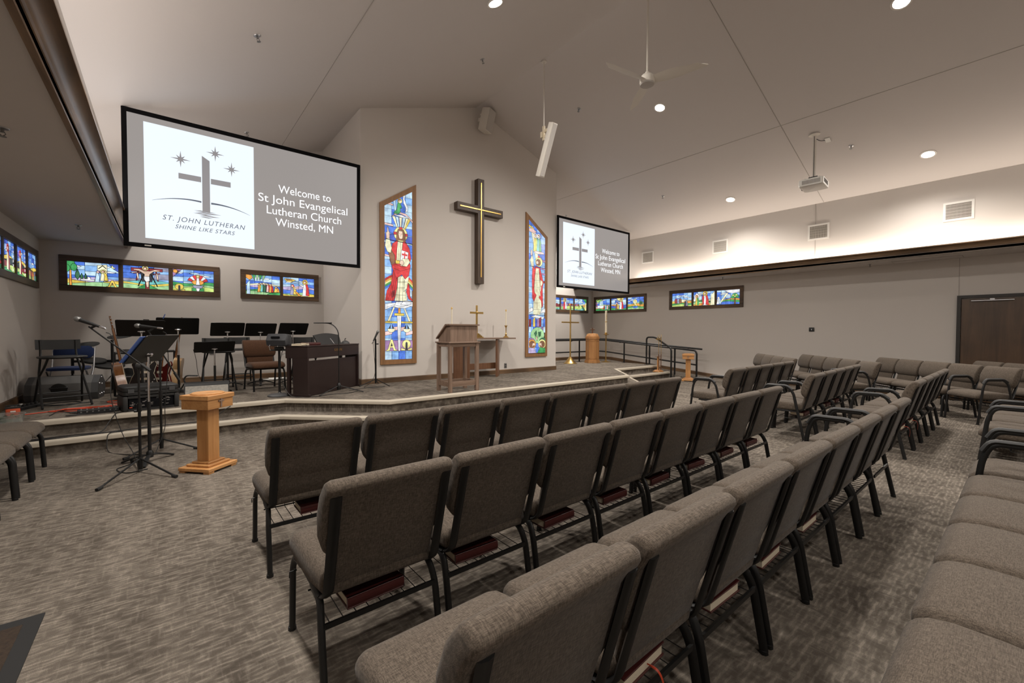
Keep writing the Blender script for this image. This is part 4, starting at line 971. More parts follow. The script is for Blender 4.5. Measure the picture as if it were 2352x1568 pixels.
# line array speaker hanging from the ridge
t = thing('column_speaker', 'slim white column loudspeaker hanging tilted from the ridge', 'speaker', (5.379, 5.67, 4.62))
mb = MB(); mb.tube([(0, .0, .42), (0, 0, 1.62)], .012, 8); mb.lathe([(0, 1.625), (.05, 1.625), (.05, 1.60), (0, 1.60)], seg=16); mb.build('hanger_rod', 'speaker_white', t)
mb = MB(); mb.box((0, 0, .33), (.035, .05, .26), bevel=.004); mb.box((0, -.05, .36), (.03, .10, .05)); mb.box((0, -.03, .26), (.03, .08, .05)); mb.box((-.03, .02, .30), (.03, .05, .10)); mb.build('tilt_bracket', 'cream', t, 0)
tl = Matrix.Rotation(radians(-21), 4, 'X') if False else Matrix.Rotation(radians(22), 4, 'X')
mb = MB(); R22 = Matrix.Translation((0, -.07, .0)) @ Matrix.Rotation(radians(22), 4, 'X')
def rbox(mb, c, s, mt, bevel=0.0, mat=0): 
    mb2 = mt @ Matrix.Translation(Vector(c)) @ Matrix.Diagonal((*s, 1)); r = bmesh.ops.create_cube(mb.bm, size=1, matrix=mb2); fs = {f for v in r['verts'] for f in v.link_faces}
    for f in fs: f.material_index = mat
    if bevel: bmesh.ops.bevel(mb.bm, geom=list({e for f in fs for e in f.edges}), offset=bevel, segments=2, profile=.5, affect='EDGES')
rbox(mb, (0, 0, 0), (.115, .12, .92), R22, .006); mb.build('cabinet', 'speaker_white', t, 40)
mb = MB(); rbox(mb, (0, -.063, 0), (.095, .012, .89), R22, .003); mb.build('grille', 'speaker_grille', t, 0)
# box speaker under the gable peak
t = thing('wall_speaker', 'white box loudspeaker tilted down under the gable peak', 'speaker', (5.44, 7.66, 5.92)); t.rotation_euler = (0, 0, radians(22))
R2 = Matrix.Translation((0, -.10, 0)) @ Matrix.Rotation(radians(-14) * -1, 4, 'X')
mb = MB(); rbox(mb, (0, 0, 0), (.26, .20, .46), R2, .008); mb.build('cabinet', 'speaker_white', t, 40)
mb = MB(); rbox(mb, (0, -.103, 0), (.235, .012, .435), R2, .004); mb.build('grille', 'speaker_grille', t, 0)
mb = MB(); mb.box((0, .055, .06), (.06, .12, .08), bevel=.005); mb.box((0, .02, .17), (.03, .10, .03)); mb.build('wall_bracket', 'speaker_white', t, 0)
# projector
px, py = 9.258, 2.56
t = thing('projector', 'white projector hanging on a pole near the right wall', 'projector', (px, py, 4.06)); t.scale = (1.12, 1.12, 1.0); t.rotation_euler = (0, 0, radians(4))
mb = MB(); mb.tube([(0, 0, .12), (0, 0, zc(px) - 4.06)], .024, 12); mb.lathe([(0, 0), (.085, 0), (.085, -.012), (.03, -.03), (0, -.03)], (0, 0, zc(px) - 4.06 + .015), 20); mb.build('ceiling_pole', 'speaker_white', t)
mb = MB(); mb.box((0, 0, .11), (.14, .12, .03)); 
for a, b_ in ((.12, .1), (-.12, .1), (.12, -.1), (-.12, -.1)): mb.tube([(0, 0, .10), (a, b_, .085), (a, b_, .06)], .01, 6)
mb.build('mount_arms', 'black_steel', t, 0)
mb = MB(); mb.loft([[(x, y, z) for x, y in rrect(.42 - k, .34 - k, .035, 4)] for z, k in ((-.07, .06), (-.06, .01), (-.03, 0), (.05, 0), (.065, .03))]); mb.build('projector_body', 'white_plastic', t, 40)
mb = MB()
for i in range(14): mb.box((-.2105, -.12 + i * .018, .0), (.004, .008, .07)); mb.box((-.17 + i * .02, -.1705, .0), (.009, .004, .07))
mb.build('vent_slots', 'vent_dark', t, 0)
mb = MB(); mb.lathe([(0, 0), (.045, 0), (.045, .02), (.035, .025), (.0, .02)], (.10, .168, 0), 18, rot=Matrix.Rotation(radians(-90), 3, 'X')); mb.build('lens', 'screen_black', t)
mb = MB(); mb.tube(spline([(.06, -.02, .10), (.16, -.03, .15), (.22, -.02, .10), (.215, -.05, .02), (.18, -.04, .07)], 6), .005, 6); mb.tube(spline([(.05, .0, .10), (.2, .02, .12), (.225, -.06, .06), (.2, -.08, .0)], 6), .005, 6)
mb.tube(spline([(-.026, 0, .12), (-.03, 0, .4), (-.026, 0, zc(px) - 4.08)], 5), .004, 6); mb.tube(spline([(.03, -.02, zc(px) - 4.12), (.10, -.06, zc(px) - 4.14), (.16, -.11, zc(px) - 4.13), (.20, -.14, zc(px + .2) - 4.075)], 6), .006, 6); mb.build('cables', 'cable_black', t)
# ceiling box the projector cable plugs into
t = thing('ceiling_outlet', 'small white outlet plate on the ceiling beside the projector pole', 'outlet', (9.46, 2.41, zc(9.46))); t.rotation_euler = (0, math.atan(PITCH), 0)
mb = MB(); mb.box((0, 0, -.006), (.12, .08, .012), bevel=.003); mb.build('plate', 'white_plastic', t, 0)
# sprinklers
SPR = []
def sprinkler(x, y, z, tilt, label):
    t = thing('sprinkler_head', label, 'sprinkler', (x, y, z), 0, 'ceiling sprinkler heads'); t.rotation_euler = (0, tilt, 0)
    if not SPR:
        mb = MB(); mb.lathe([(0, 0), (.038, 0), (.034, -.008), (.016, -.012), (0, -.012)], seg=16); SPR.append(mb.build('escutcheon', 'steel_grey', t))
        mb = MB(); mb.lathe([(0, -.010), (.011, -.010), (.009, -.035), (.0, -.035)], seg=10); mb.tube([(.010, 0, -.03), (.016, 0, -.045), (0, 0, -.062)], .003, 5); mb.tube([(-.010, 0, -.03), (-.016, 0, -.045), (0, 0, -.062)], .003, 5); mb.lathe([(0, -.06), (.022, -.062), (.022, -.065), (0, -.066)], seg=12); SPR.append(mb.build('deflector', 'grey_metal', t))
    else:
        for s in SPR: c = s.copy(); COL.objects.link(c); c.parent = t
tt = math.atan(PITCH)
for x, y, lb in ((.864, 5.73, 'left slope, nearest the top left corner'), (4.114, 5.82, 'left slope, close to the ridge'), (1.158, 8.857, 'left slope, just above the left screen')): sprinkler(x, y, zc(x), -tt, 'small ceiling sprinkler head on the ' + lb)
for x, y, lb in ((6.542, 5.865, 'right slope, between column speaker and fan light'), (9.792, 2.138, 'right slope, beside the projector pole'), (9.776, 5.927, 'right slope, left of the lowest left downlight'), (9.486, 9.0, 'right slope, just above the right screen')): sprinkler(x, y, zc(x), tt, 'small ceiling sprinkler head on the ' + lb)
for x, y, lb in ((-.923, 8.463, 'low left ceiling near the front wall'), (-.90, 4.77, 'low left ceiling at the left edge'), (11.616, 5.245, 'low right ceiling above the leafy window'), (11.776, 2.20, 'low right ceiling beside the access panel')): sprinkler(x, y, ZS, 0, 'small ceiling sprinkler head on the ' + lb)
# wall vents
VT = []
for y, lb in ((7.39, 'nearest the right screen'), (5.22, 'second from the right screen'), (3.04, 'below the projector'), (.87, 'farthest right, the largest in view')):
    t = thing('wall_vent', 'white louvred air vent on the upper right wall, ' + lb, 'air vent', (UR, y, 3.60), 0, 'air vents on the upper right wall')
    if not VT:
        mb = MB(); wv, hv, f = .40, .345, .035
        mb.box((-.006, 0, hv / 2 - f / 2), (.012, wv, f)); mb.box((-.006, 0, -hv / 2 + f / 2), (.012, wv, f)); mb.box((-.006, wv / 2 - f / 2, 0), (.012, f, hv - 2 * f)); mb.box((-.006, -wv / 2 + f / 2, 0), (.012, f, hv - 2 * f)); VT.append(mb.build('vent_frame', 'white_plastic', t, 0))
        mb = MB(); mb.box((-.001, 0, 0), (.002, wv - 2 * f, hv - 2 * f)); VT.append(mb.build('vent_back', 'vent_dark', t, 0))
        mb = MB()
        for i in range(20): mb.box((-.006, -.155 + i * .0163, 0), (.009, .005, hv - 2 * f))
        for i in range(5): mb.box((-.003, 0, -.11 + i * .055), (.003, wv - 2 * f, .004))
        VT.append(mb.build('louvres', 'wall_plate', t, 0))
    else:
        for s in VT: c = s.copy(); COL.objects.link(c); c.parent = t
t = thing('thermostat', 'small black square thermostat on the right wall', 'thermostat', (XR, 3.355, 1.41))
mb = MB(); mb.box((-.012, 0, 0), (.024, .11, .10), bevel=.008, seg=2); mb.build('case', 'black_plastic', t, 30)
mb = MB(); mb.box((-.0245, 0, .0), (.002, .012, .03)); mb.build('display', 'screen_grey', t, 0)
t = thing('access_panel', 'flat white access panel in the low right ceiling', 'access panel', (11.90, 1.34, ZS))
mb = MB(); mb.box((0, 0, -.004), (.30, 1.0, .008), bevel=.002); mb.build('panel', 'ceiling_paint', t, 0)
mb = MB()
for sx in (-.157, .157): mb.box((sx, 0, -.002), (.010, 1.02, .004))
for sy in (-.505, .505): mb.box((0, sy, -.002), (.32, .010, .004))
mb.build('panel_gap', 'joint_line', t, 0)
def outlet(x, y, z, label, face='y'):
    t = thing('wall_outlet', label, 'outlet', (x, y, z), 0, 'wall outlets')
    mb = MB(); mb.box((0, -.004, 0), (.075, .008, .115), bevel=.003); mb.build('plate', 'steel_grey', t, 0)
    mb = MB(); mb.box((0, -.009, .024), (.034, .003, .030)); mb.box((0, -.009, -.024), (.034, .003, .030)); mb.build('sockets', 'dark_grey_plastic', t, 0)
outlet(6.19, YC, .535, 'steel wall outlet low on the chancel wall by the altar table')
outlet(.70, YF, .93, 'wall outlet on the front wall behind the tall stool')
# ================================================================== chancel furniture
t = thing('lectern', 'walnut lectern with slanted top and open legged base', 'lectern', (3.80, 6.075, ZP))
LW, LD = .575, .42
for sx in (-1, 1):
    for sy in (-1, 1): mb = MB(); mb.box((sx * (LW / 2 - .028), sy * (LD / 2 - .028), .40), (.056, .056, .80), bevel=.003); mb.build('leg', 'walnut', t, 0)
mb = MB()
for sy in (-1, 1): mb.box((0, sy * (LD / 2 - .028), .77), (LW - .112, .03, .06)); 
for sx in (-1, 1): mb.box((sx * (LW / 2 - .028), 0, .77), (.03, LD - .112, .06))
mb.build('apron', 'walnut_x', t, 0)
mb = MB()
for sy in (-1, 1): mb.box((0, sy * (LD / 2 - .028), .135), (LW - .112, .03, .08))
for sx in (-1, 1): mb.box((sx * (LW / 2 - .028), 0, .135), (.03, LD - .112, .08))
mb.build('lower_rail', 'walnut_x', t, 0)
mb = MB(); mb.box((0, 0, .811), (LW + .035, LD + .035, .022), bevel=.004); mb.build('shelf', 'walnut_x', t, 0)
mb = MB(); mt2 = Matrix(((0, 0, 1, 0), (1, 0, 0, 0), (0, 1, 0, 0), (0, 0, 0, 1)))
mb.prism([(-.19, .822), (.19, .822), (.19, .875), (-.09, 1.085), (-.19, 1.085)], -.26, .26, mt2); mb.build('book_box', 'walnut', t, 0)
mb = MB(); mb.prism([(.215, .866), (.225, .878), (-.085, 1.112), (-.215, 1.112), (-.215, 1.088), (-.095, 1.088)], -.295, .295, mt2); mb.build('slanted_top', 'walnut_x', t, 0)
t = thing('altar_table', 'dark wooden altar table standing against the chancel wall', 'table', (5.335, 7.54, ZP))
mb = MB(); mb.box((0, 0, .838), (1.57, .42, .03), bevel=.003); mb.build('tabletop', 'walnut_x', t, 0)
mb = MB(); mb.box((-.59, -.10, .41), (.34, .045, .822), rot=radians(-38), bevel=.003); mb.build('leg', 'red_brown_wood', t, 0)
mb = MB(); mb.box((.36, -.08, .41), (.30, .045, .822), rot=radians(45), bevel=.003); mb.build('leg', 'red_brown_wood', t, 0)
mb = MB(); mb.box((-.12, -.06, .24), (.90, .03, .13), bevel=.003); mb.build('stretcher', 'red_brown_wood', t, 0)
ZT = ZP + .854
def candlestick(x, y, label):
    t = thing('candlestick', label, 'candlestick', (x, y, ZT), 0, 'altar candlesticks')
    mb = MB(); mb.lathe([(0, 0), (.068, 0), (.068, .012), (.05, .018), (.04, .03), (.018, .045), (.022, .065), (.026, .075), (.014, .09), (.010, .12), (.010, .22), (.016, .232), (.030, .26), (.040, .264), (.040, .272), (.012, .276), (0, .276)], seg=20); mb.build('brass_stem', 'brass', t)
    mb = MB(); mb.lathe([(0, .27), (.0125, .27), (.0125, .60), (0, .60)], seg=14); mb.build('candle', 'ivory_wax', t)
    mb = MB(); mb.lathe([(0, .59), (.0165, .59), (.0165, .62), (.008, .635), (0, .635)], seg=14); mb.build('brass_follower', 'brass', t)
candlestick(4.545, 7.5, 'brass candlestick with white candle, left end of the altar table'); candlestick(5.965, 7.5, 'brass candlestick with white candle, right end of the altar table')
t = thing('altar_cross', 'standing brass cross on stepped base on the altar table', 'cross', (5.165, 7.5, ZT))
mb = MB()
for i in range(4): mb.box((0, 0, .012 + .024 * i), (.25 - .05 * i, .16 - .032 * i, .024), bevel=.002)
mb.build('stepped_base', 'brass', t, 0)
mb = MB(); mb.box((0, 0, .395), (.042, .02, .60), bevel=.003); mb.build('upright', 'brass', t, 0)
mb = MB(); mb.box((-.096, 0, .535), (.150, .02, .042), bevel=.003); mb.box((.096, 0, .535), (.150, .02, .042), bevel=.003); mb.lathe([(0, -.003), (.032, -.003), (.032, .0), (.02, .004), (0, .004)], (0, -.0105, .535), 18, rot=Matrix.Rotation(radians(90), 3, 'X')); mb.build('crossbar', 'brass', t, 30)
# ================================================================== right side of the platform
t = thing('processional_cross', 'tall plain brass processional cross on a cone base', 'cross', (9.71, 9.0, ZP))
mb = MB(); mb.lathe([(0, 0), (.21, 0), (.21, .012), (.17, .03), (.045, .19), (.028, .215), (0, .215)], seg=28); mb.build('cone_base', 'brass', t)
mb = MB(); mb.tube([(0, 0, .2), (0, 0, 1.80)], .022, 10); mb.build('pole', 'brass', t)
mb = MB(); mb.box((-.20, 0, 1.275), (.36, .035, .04), bevel=.004); mb.box((.20, 0, 1.275), (.36, .035, .04), bevel=.004); mb.build('crossbar', 'brass', t, 0)
t = thing('baptismal_font', 'hexagonal oak font with small cross on its lid', 'font', (10.52, 8.80, ZP))
def hexa(r, a=12): return [(r * cos(radians(a + 60 * i)), r * sin(radians(a + 60 * i))) for i in range(6)]
mb = MB()
for r, z0, z1 in ((.245, 0, .07), (.225, .07, .10)): mb.prism(hexa(r), z0, z1)
mb.build('plinth', 'oak', t, 0)
mb = MB(); mb.prism(hexa(.205), .10, .76); mb.build('body', 'oak', t, 0)
mb = MB()
for i in range(6):
    a = radians(12 + 60 * i + 30); R3 = Matrix.Rotation(a, 4, 'Z')
    for y in (-.085, .085): rbox(mb, (.182, y, .43), (.012, .022, .60), R3)
    for z in (.15, .71): rbox(mb, (.182, 0, z), (.012, .19, .04), R3)
mb.build('panel_moulding', 'oak', t, 0)
mb = MB()
for r, z0, z1 in ((.23, .76, .80), (.215, .80, .84)): mb.prism(hexa(r), z0, z1)
mb.loft([[(x, y, .84) for x, y in hexa(.20)], [(x, y, .915) for x, y in hexa(.17)], [(x, y, .93) for x, y in hexa(.11)]]); mb.build('lid', 'oak', t, 0)
mb = MB(); mb.box((0, 0, 1.02), (.036, .024, .20), bevel=.003); mb.box((-.0455, 0, 1.055), (.055, .024, .036), bevel=.003); mb.box((.0455, 0, 1.055), (.055, .024, .036), bevel=.003); o = mb.build('lid_cross', 'red_brown_wood', t, 0); o.rotation_euler = (0, 0, radians(-45))
t = thing('paschal_candle', 'tall decorated white candle on a brass floor stand', 'candle', (11.10, 8.72, ZP))
mb = MB(); mb.lathe([(0, 0), (.155, 0), (.155, .012), (.06, .03), (.022, .045), (.018, .10), (.018, .86), (.03, .88), (.095, .895), (.098, .905), (.04, .915), (.042, .96), (.036, .965), (0, .965)], seg=24); mb.build('brass_stand', 'brass', t)
mb = MB(); mb.lathe([(0, .93), (.034, .93), (.034, 1.66), (.012, 1.672), (0, 1.672)], seg=20); mb.build('candle', 'ivory_wax', t)
mb = MB(); mb.lathe([(.0342, 1.30), (.036, 1.30), (.036, 1.322), (.0342, 1.322)], seg=20); mb.box((-.012, -.033, 1.46), (.014, .006, .17)); mb.box((-.012, -.033, 1.49), (.034, .006, .014)); mb.build('candle_ornament', 'gold_leaf', t, 30)
# railing along the ramp
t = thing('ramp_railing', 'black pipe railing between stage and ramp', 'railing', (11.42, 9.35, 0))
def rl(pts, r=.025, nm='rail'): mb = MB(); mb.tube(pts, r, 10); return mb.build(nm, 'black_steel', t)
def zr(y): return 1.06 if y > 9.0 else 1.06 - (9.0 - y) * .24 / 3.14
Yo = 9.35
def post(x, y, z0, z1): mb = MB(); mb.tube([(x - 11.42, y - Yo, z0), (x - 11.42, y - Yo, z1)], .025, 10); mb.box((x - 11.42, y - Yo, z0 + .004), (.10, .10, .008)); mb.build('post', 'black_steel', t)
for x in (8.2, 9.35, 10.5): post(x, Yo - .02, ZP, 1.06)
post(11.39, 9.30, ZP, 1.06); post(11.39, 8.22, ZP, zr(8.22)); post(11.39, 7.3, ZP, zr(7.3)); post(11.44, 6.50, .0, zr(6.5))
Z0 = zr(5.86)
rl(fillet([(-3.5, -.02, 1.06), (-.03, -.02, 1.06), (-.03, -.35, 1.06), (0.0, -2.85, zr(6.5)), (.05, -3.44, Z0), (.05, -3.49, Z0 - .08), (.05, -3.49, .01)], .10, 6), nm='top_rail')
mb = MB(); mb.box((.05, -3.49, .006), (.10, .10, .010)); mb.build('base_plate', 'black_steel', t, 0)
rl([(-3.5, -.02, .68), (-.03, -.02, .68), (-.03, -.35, .68), (.02, -2.85, .47), (.05, -3.49, .42)], .021, 'mid_rail')
rl(fillet([(-3.5, .09, 1.09), (.08, .09, 1.09), (.08, -.35, 1.09), (.13, -3.60, .86)], .10, 6), .024, 'hand_rail')
mb = MB()
for x, y, z in ((-2.2, .09, 1.08), (-1.2, .09, 1.08), (-.3, .09, 1.08), (.09, -.9, 1.04), (.10, -1.7, .985), (.11, -2.4, .935), (.12, -3.2, .885)):
    q = (x, -.02, 1.06) if y > 0 else (x - .10, y, z - .03); mb.tube(fillet([(x, y, z - .01), (x, y, z - .07), q], .03), .008, 6)
mb.build('rail_brackets', 'black_steel', t)
t = thing('stair_handrail', 'black hooped handrail beside the stage steps', 'railing', (11.26, 7.32, ZP))
mb = MB(); mb.tube(fillet([(0, 0, .01), (0, 0, .83), (0, -.28, .83), (.02, -.80, .51), (.02, -.80, -.34)], .09, 6), .025, 10); mb.build('hoop', 'black_steel', t)
mb = MB(); mb.box((0, 0, .004), (.10, .10, .008)); mb.box((.02, -.80, -.346), (.10, .10, .008)); mb.build('foot_plates', 'black_steel', t, 0)
# candle lighter stand on the step
t = thing('candle_lighter_stand', 'small oak stand holding two brass candle lighters on the step', 'candle lighter stand', (11.06, 6.80, .175))
mb = MB(); mb.box((0, 0, .02), (.24, .20, .04), bevel=.006); mb.box((0, 0, .05), (.17, .14, .025), bevel=.004); mb.build('base', 'oak', t, 0)
mb = MB(); mb.box((0, 0, .25), (.05, .05, .40), bevel=.003); mb.build('post', 'oak', t, 0)
mb = MB(); mb.box((0, 0, .46), (.20, .09, .02), bevel=.003); mb.build('top_plate', 'walnut_x', t, 0)
for s in (-1, 1):
    t2 = thing('candle_lighter', 'brass candle lighter with bell snuffer, %s of the pair in the oak stand' % ('left' if s < 0 else 'right'), 'candle lighter', (11.06 + s * .062, 6.75, .175), 0, 'brass candle lighters')
    mb = MB(); mb.tube([(0, 0, .03), (0, 0, .52)], .012, 8); mb.build('handle', 'red_brown_wood', t2)
    mb = MB(); mb.tube(fillet([(0, 0, .50), (0, 0, 1.0), (-.07 + s * .01, 0, 1.02)], .04), .007, 8); mb.tube([(0, 0, .98), (.01, 0, 1.09)], .005, 6); mb.build('brass_rod', 'brass', t2)
    mb = MB(); mb.lathe([(0, .05), (.01, .045), (.03, 0), (.026, 0), (0, .03)], (-.085 + s * .01, 0, .955), 14, rot=Matrix.Rotation(radians(50), 3, 'Y')); mb.build('snuffer_bell', 'brass', t2)
# oak offering pedestals: one by the aisle, one beyond the steps
def pedestal(x, y, rz, label):
    t = thing('oak_pedestal', label, 'pedestal', (x, y, 0), rz, 'oak pedestals')
    mb = MB(); mb.box((0, 0, .034), (.335, .335, .032), bevel=.004)
    for sx in (-1, 1):
        for sy in (-1, 1): mb.box((sx * .13, sy * .13, .009), (.06, .06, .018))
    mb.build('foot_plate', 'oak_x', t, 0)
    mb = MB(); mb.box((0, 0, .062), (.25, .25, .024), bevel=.006); mb.box((0, 0, .083), (.19, .19, .018), bevel=.006); mb.build('stepped_plinth', 'oak_x', t, 0)
    mb = MB(); mb.box((0, 0, .345), (.128, .128, .51), bevel=.004); mb.build('column', 'oak', t, 0)
    mb = MB(); mb.box((0, 0, .645), (.29, .29, .09), bevel=.003); mb.build('box', 'oak_x', t, 0)
    mb = MB(); mb.box((0, 0, .712), (.31, .31, .045), bevel=.006, seg=2); mb.build('top_board', 'oak_x', t, 0)
    mb = MB(); mb.lathe([(0, .734), (.138, .734), (.138, .742), (.125, .748), (.115, .744), (0, .744)], seg=32); mb.build('round_lid', 'oak', t)
    mb = MB(); mb.box((0, -.1495, .655), (.014, .010, .085)); mb.box((-.0185, -.1495, .672), (.023, .010, .014)); mb.box((.0185, -.1495, .672), (.023, .010, .014)); mb.build('cross_inlay', 'walnut', t, 0)
pedestal(.31, 5.05, radians(41.6), 'oak pedestal with round lid and small cross beside the music stands')
pedestal(11.08, 5.90, radians(-62), 'distant oak pedestal with small cross at the ramp foot')
# floor mat
t = thing('floor_mat', 'brown entrance mat with black border at the lower left corner', 'mat', (-.93, 2.03, 0))
mb = MB(); mb.box((0, 0, .004), (.82, 1.70, .008), bevel=.003); mb.build('pile', 'mat_brown', t, 0)
mb = MB()
for sx in (-1, 1): mb.box((sx * .44, 0, .003), (.06, 1.82, .006))
for sy in (-1, 1): mb.box((0, sy * .88, .003), (.82, .06, .006))
mb.build('rubber_border', 'rubber', t, 0)
# ================================================================== band area
def tripod(mb, legs, z, r=.009, L=.33, spread=0.0, hub=.10):
    for a in legs:
        a = radians(a); mb.tube([(0.02 * cos(a), .02 * sin(a), z), (L * cos(a), L * sin(a), .014)], r, 8)
def feet(mb, legs, L):
    for a in legs:
        a = radians(a); c = (L * cos(a), L * sin(a), .014); d = (cos(a) * .04, sin(a) * .04, 0); mb.tube([(c[0] - d[0], c[1] - d[1], .018), (c[0] + d[0] * .3, c[1] + d[1] * .3, .014)], .014, 8)
def arch_feet(mb, legs, L=.24):
    for a in legs:
        a = radians(a); mb.tube([(0, 0, .075), (L * .35 * cos(a), L * .35 * sin(a), .065), (L * .75 * cos(a), L * .75 * sin(a), .035), (L * cos(a), L * sin(a), .011)], [.016, .015, .013, .010], 8, flat=(.010, .020), up=(0, 0, 1))
def music_stand(x, y, z, zdesk, wd, h, tilt, rz, label, legs=(20, 140, 260), lip=True, roll=0.0):
    t = thing('music_stand', label, 'music stand', (x, y, z), rz, 'black music stands')
    mb = MB(); arch_feet(mb, legs); mb.lathe([(0, .05), (.03, .05), (.03, .10), (.018, .12), (0, .12)], seg=12); mb.build('tripod_base', 'black_steel', t)
    top = zdesk - z - .02
    mb = MB(); mb.tube([(0, 0, .08), (0, 0, min(.62, top * .62))], .0155, 10); mb.build('lower_pole', 'black_steel', t)
    mb = MB(); mb.tube([(0, 0, min(.60, top * .60)), (0, 0, top)], .010, 10); mb.build('upper_pole', 'chrome', t)
    # desk leans towards local -y at its top
    Rt = Matrix.Translation((0, -.012, top)) @ Matrix.Rotation(roll, 4, 'Y') @ Matrix.Rotation(tilt, 4, 'X')
    mb = MB(); pl = rrect(wd, h, .02, 3); mb.loft([[Rt @ Vector((a, d, b_ + h * .18)) for a, b_ in pl] for d in (-.003, .003)])
    if lip: rbox(mb, (0, .025, -h * .32), (wd - .03, .05, .004), Rt); rbox(mb, (0, .05, -h * .32 + .012), (wd - .03, .003, .024), Rt)
    mb.build('desk', 'black_steel', t, 30)
    mb = MB(); mb.lathe([(0, -.015), (.022, -.015), (.022, .015), (0, .015)], (0, -.016, top - .01), 14, rot=Matrix.Rotation(radians(90), 3, 'Y')); mb.box((0, -.012, top - .005), (.08, .02, .016), bevel=.004); mb.build('tilt_joint', 'chrome', t, 40)
    return t
FA = radians(-39.3)
stand_a = music_stand(-.14, 5.68, 0, 1.13, .50, .345, radians(37), radians(59), 'front music stand on the floor with a blue folder', legs=(-20, 95, 200), roll=0)
# folder and papers on the front stand (seen past the desk edges)
t = thing('music_folder', 'blue folder of sheet music resting on the front music stand', 'folder', (-.14, 5.68, 1.11), radians(59))
Rt = Matrix.Translation((0, -.012, 0)) @ Matrix.Rotation(radians(37), 4, 'X')
mb = MB(); rbox(mb, (-.03, .012, .055), (.54, .006, .31), Rt); mb.build('cover', 'folder_blue', t, 0)
mb = MB(); rbox(mb, (-.03, .020, .055), (.50, .010, .295), Rt); mb.build('pages', 'paper_white', t, 0)
music_stand(-.25, 7.60, ZP, 1.355, .50, .33, radians(50), .0, 'wide worn music stand behind the guitars', roll=0)
music_stand(.15, 8.22, ZP, 1.385, .51, .345, radians(44), .0, 'wide music stand with a blue clip, right of the guitars')
music_stand(.85, 9.0, ZP, 1.345, .50, .33, radians(46), 0, 'upright music stand left of the brown chair, behind a tall stool')
music_stand(1.35, 8.95, ZP, 1.34, .49, .33, radians(46), 0, 'upright music stand directly behind the brown chair')
music_stand(1.87, 8.85, ZP, 1.36, .49, .32, radians(48), 0, 'upright music stand behind the small monitor speaker')
music_stand(.60, 8.18, ZP, 1.08, .53, .30, radians(56), 0, 'low wide music stand before the tall stools', roll=radians(-1.5))
t = thing('pen_clip', 'bright blue clip on the top edge of a music stand', 'clip', (-.01, 8.15, 1.555)); t.rotation_euler = (0, radians(20), 0)
mb = MB(); mb.tube([(0, -.13, .03), (0, -.10, -.04)], .006, 6); mb.build('clip', 'folder_blue', t)
# microphone stands
def mic_mesh(t, p, d, up=None):
    """handheld microphone: head at p, body along d"""
    q = Vector((0, 0, 1)).rotation_difference(Vector(d)).to_matrix()
    mb = MB(); mb.lathe([(0, -.002), (.016, .0), (.0245, .014), (.0255, .028), (.0235, .040), (.018, .048), (0, .048)], p, 16, rot=q); mb.build('mic_head', 'grey_metal', t)
    mb = MB(); mb.lathe([(0, .046), (.0185, .048), (.018, .07), (.0125, .19), (.0115, .215), (0, .216)], p, 16, rot=q); mb.build('mic_body', 'black_plastic', t)
    mb = MB(); mb.lathe([(0, .215), (.0095, .216), (.0095, .262), (.006, .27), (0, .27)], p, 12, rot=q); mb.build('plug', 'chrome', t)
def boom_stand(x, y, z, rz, clutch, tip, tail, legs, L, label, miclabel, micdir):
    t = thing('microphone_stand', label, 'microphone stand', (x, y, z), rz, 'microphone stands')
    mb = MB(); mb.lathe([(0, .03), (.018, .03), (.022, .12), (.016, .15), (0, .15)], seg=12); tripod(mb, legs, .13, .0085, L); mb.build('tripod_base', 'black_steel', t)
    mb = MB(); feet(mb, legs, L); mb.build('rubber_feet', 'rubber', t)
    mb = MB(); mb.tube([(0, 0, .04), (0, 0, clutch * .62)], .0115, 10); mb.tube([(0, 0, clutch * .6), (0, 0, clutch)], .0085, 10); mb.lathe([(.0, clutch * .58), (.017, clutch * .58), (.019, clutch * .60), (.017, clutch * .66), (0, clutch * .66)], seg=12); mb.box((-.025, 0, clutch * .585), (.03, .012, .02), bevel=.004); mb.build('pole', 'black_steel', t)
    tip, tail, cp_ = Vector(tip), Vector(tail), Vector((0, 0, clutch))
    mb = MB(); mb.box((0, 0, clutch + .01), (.05, .04, .05), bevel=.012, seg=2); mb.build('boom_clutch', 'black_plastic', t, 40)
    d = (tip - tail).normalized()
    mb = MB(); mb.tube([tail, tip], .007, 8); mb.build('boom_arm', 'black_steel', t)
    mb = MB(); mb.tube([tail, tail + d * .10], .0135, 10); mb.build('counterweight', 'black_plastic', t)
    mb = MB(); mb.tube([tip - d * .02, tip + Vector((0, 0, .03)) + Vector(micdir) * .06], .011, 8); mb.build('mic_clip', 'black_plastic', t)
    c, s = cos(rz), sin(rz)
    def wpt(p): return Vector((x + c * p[0] - s * p[1], y + s * p[0] + c * p[1], z + p[2]))
    md = Vector((c * micdir[0] - s * micdir[1], s * micdir[0] + c * micdir[1], micdir[2])).normalized()
    m = thing('microphone', miclabel, 'microphone', wpt(tip + Vector((0, 0, .035))), 0, 'handheld microphones')
    mic_mesh(m, tuple(md * -.12), md)
    return t, wpt(tip) + md * .15
RV = Vector((.774, -.633, 0))     # horizontal direction across the picture
ba, pa = boom_stand(-.20, 5.31, 0, 0, 1.00, (-.44 * .80, .44 * .55, .405 + .975), (.085, -.05, .965), (237, -57, 100), .47, 'boom microphone stand nearest the camera, front left', 'silver headed microphone at the far left end of the long boom', (.80, -.46, -.36))
bb, pb = boom_stand(-.05, 6.12, 0, 0, 1.02, (-.10, -.02, 1.35), (.165, .02, .78), (-28, 92, 215), .36, 'boom microphone stand just behind the front music stand', 'microphone level in front of the worn music stand', (.86, -.48, -.12))
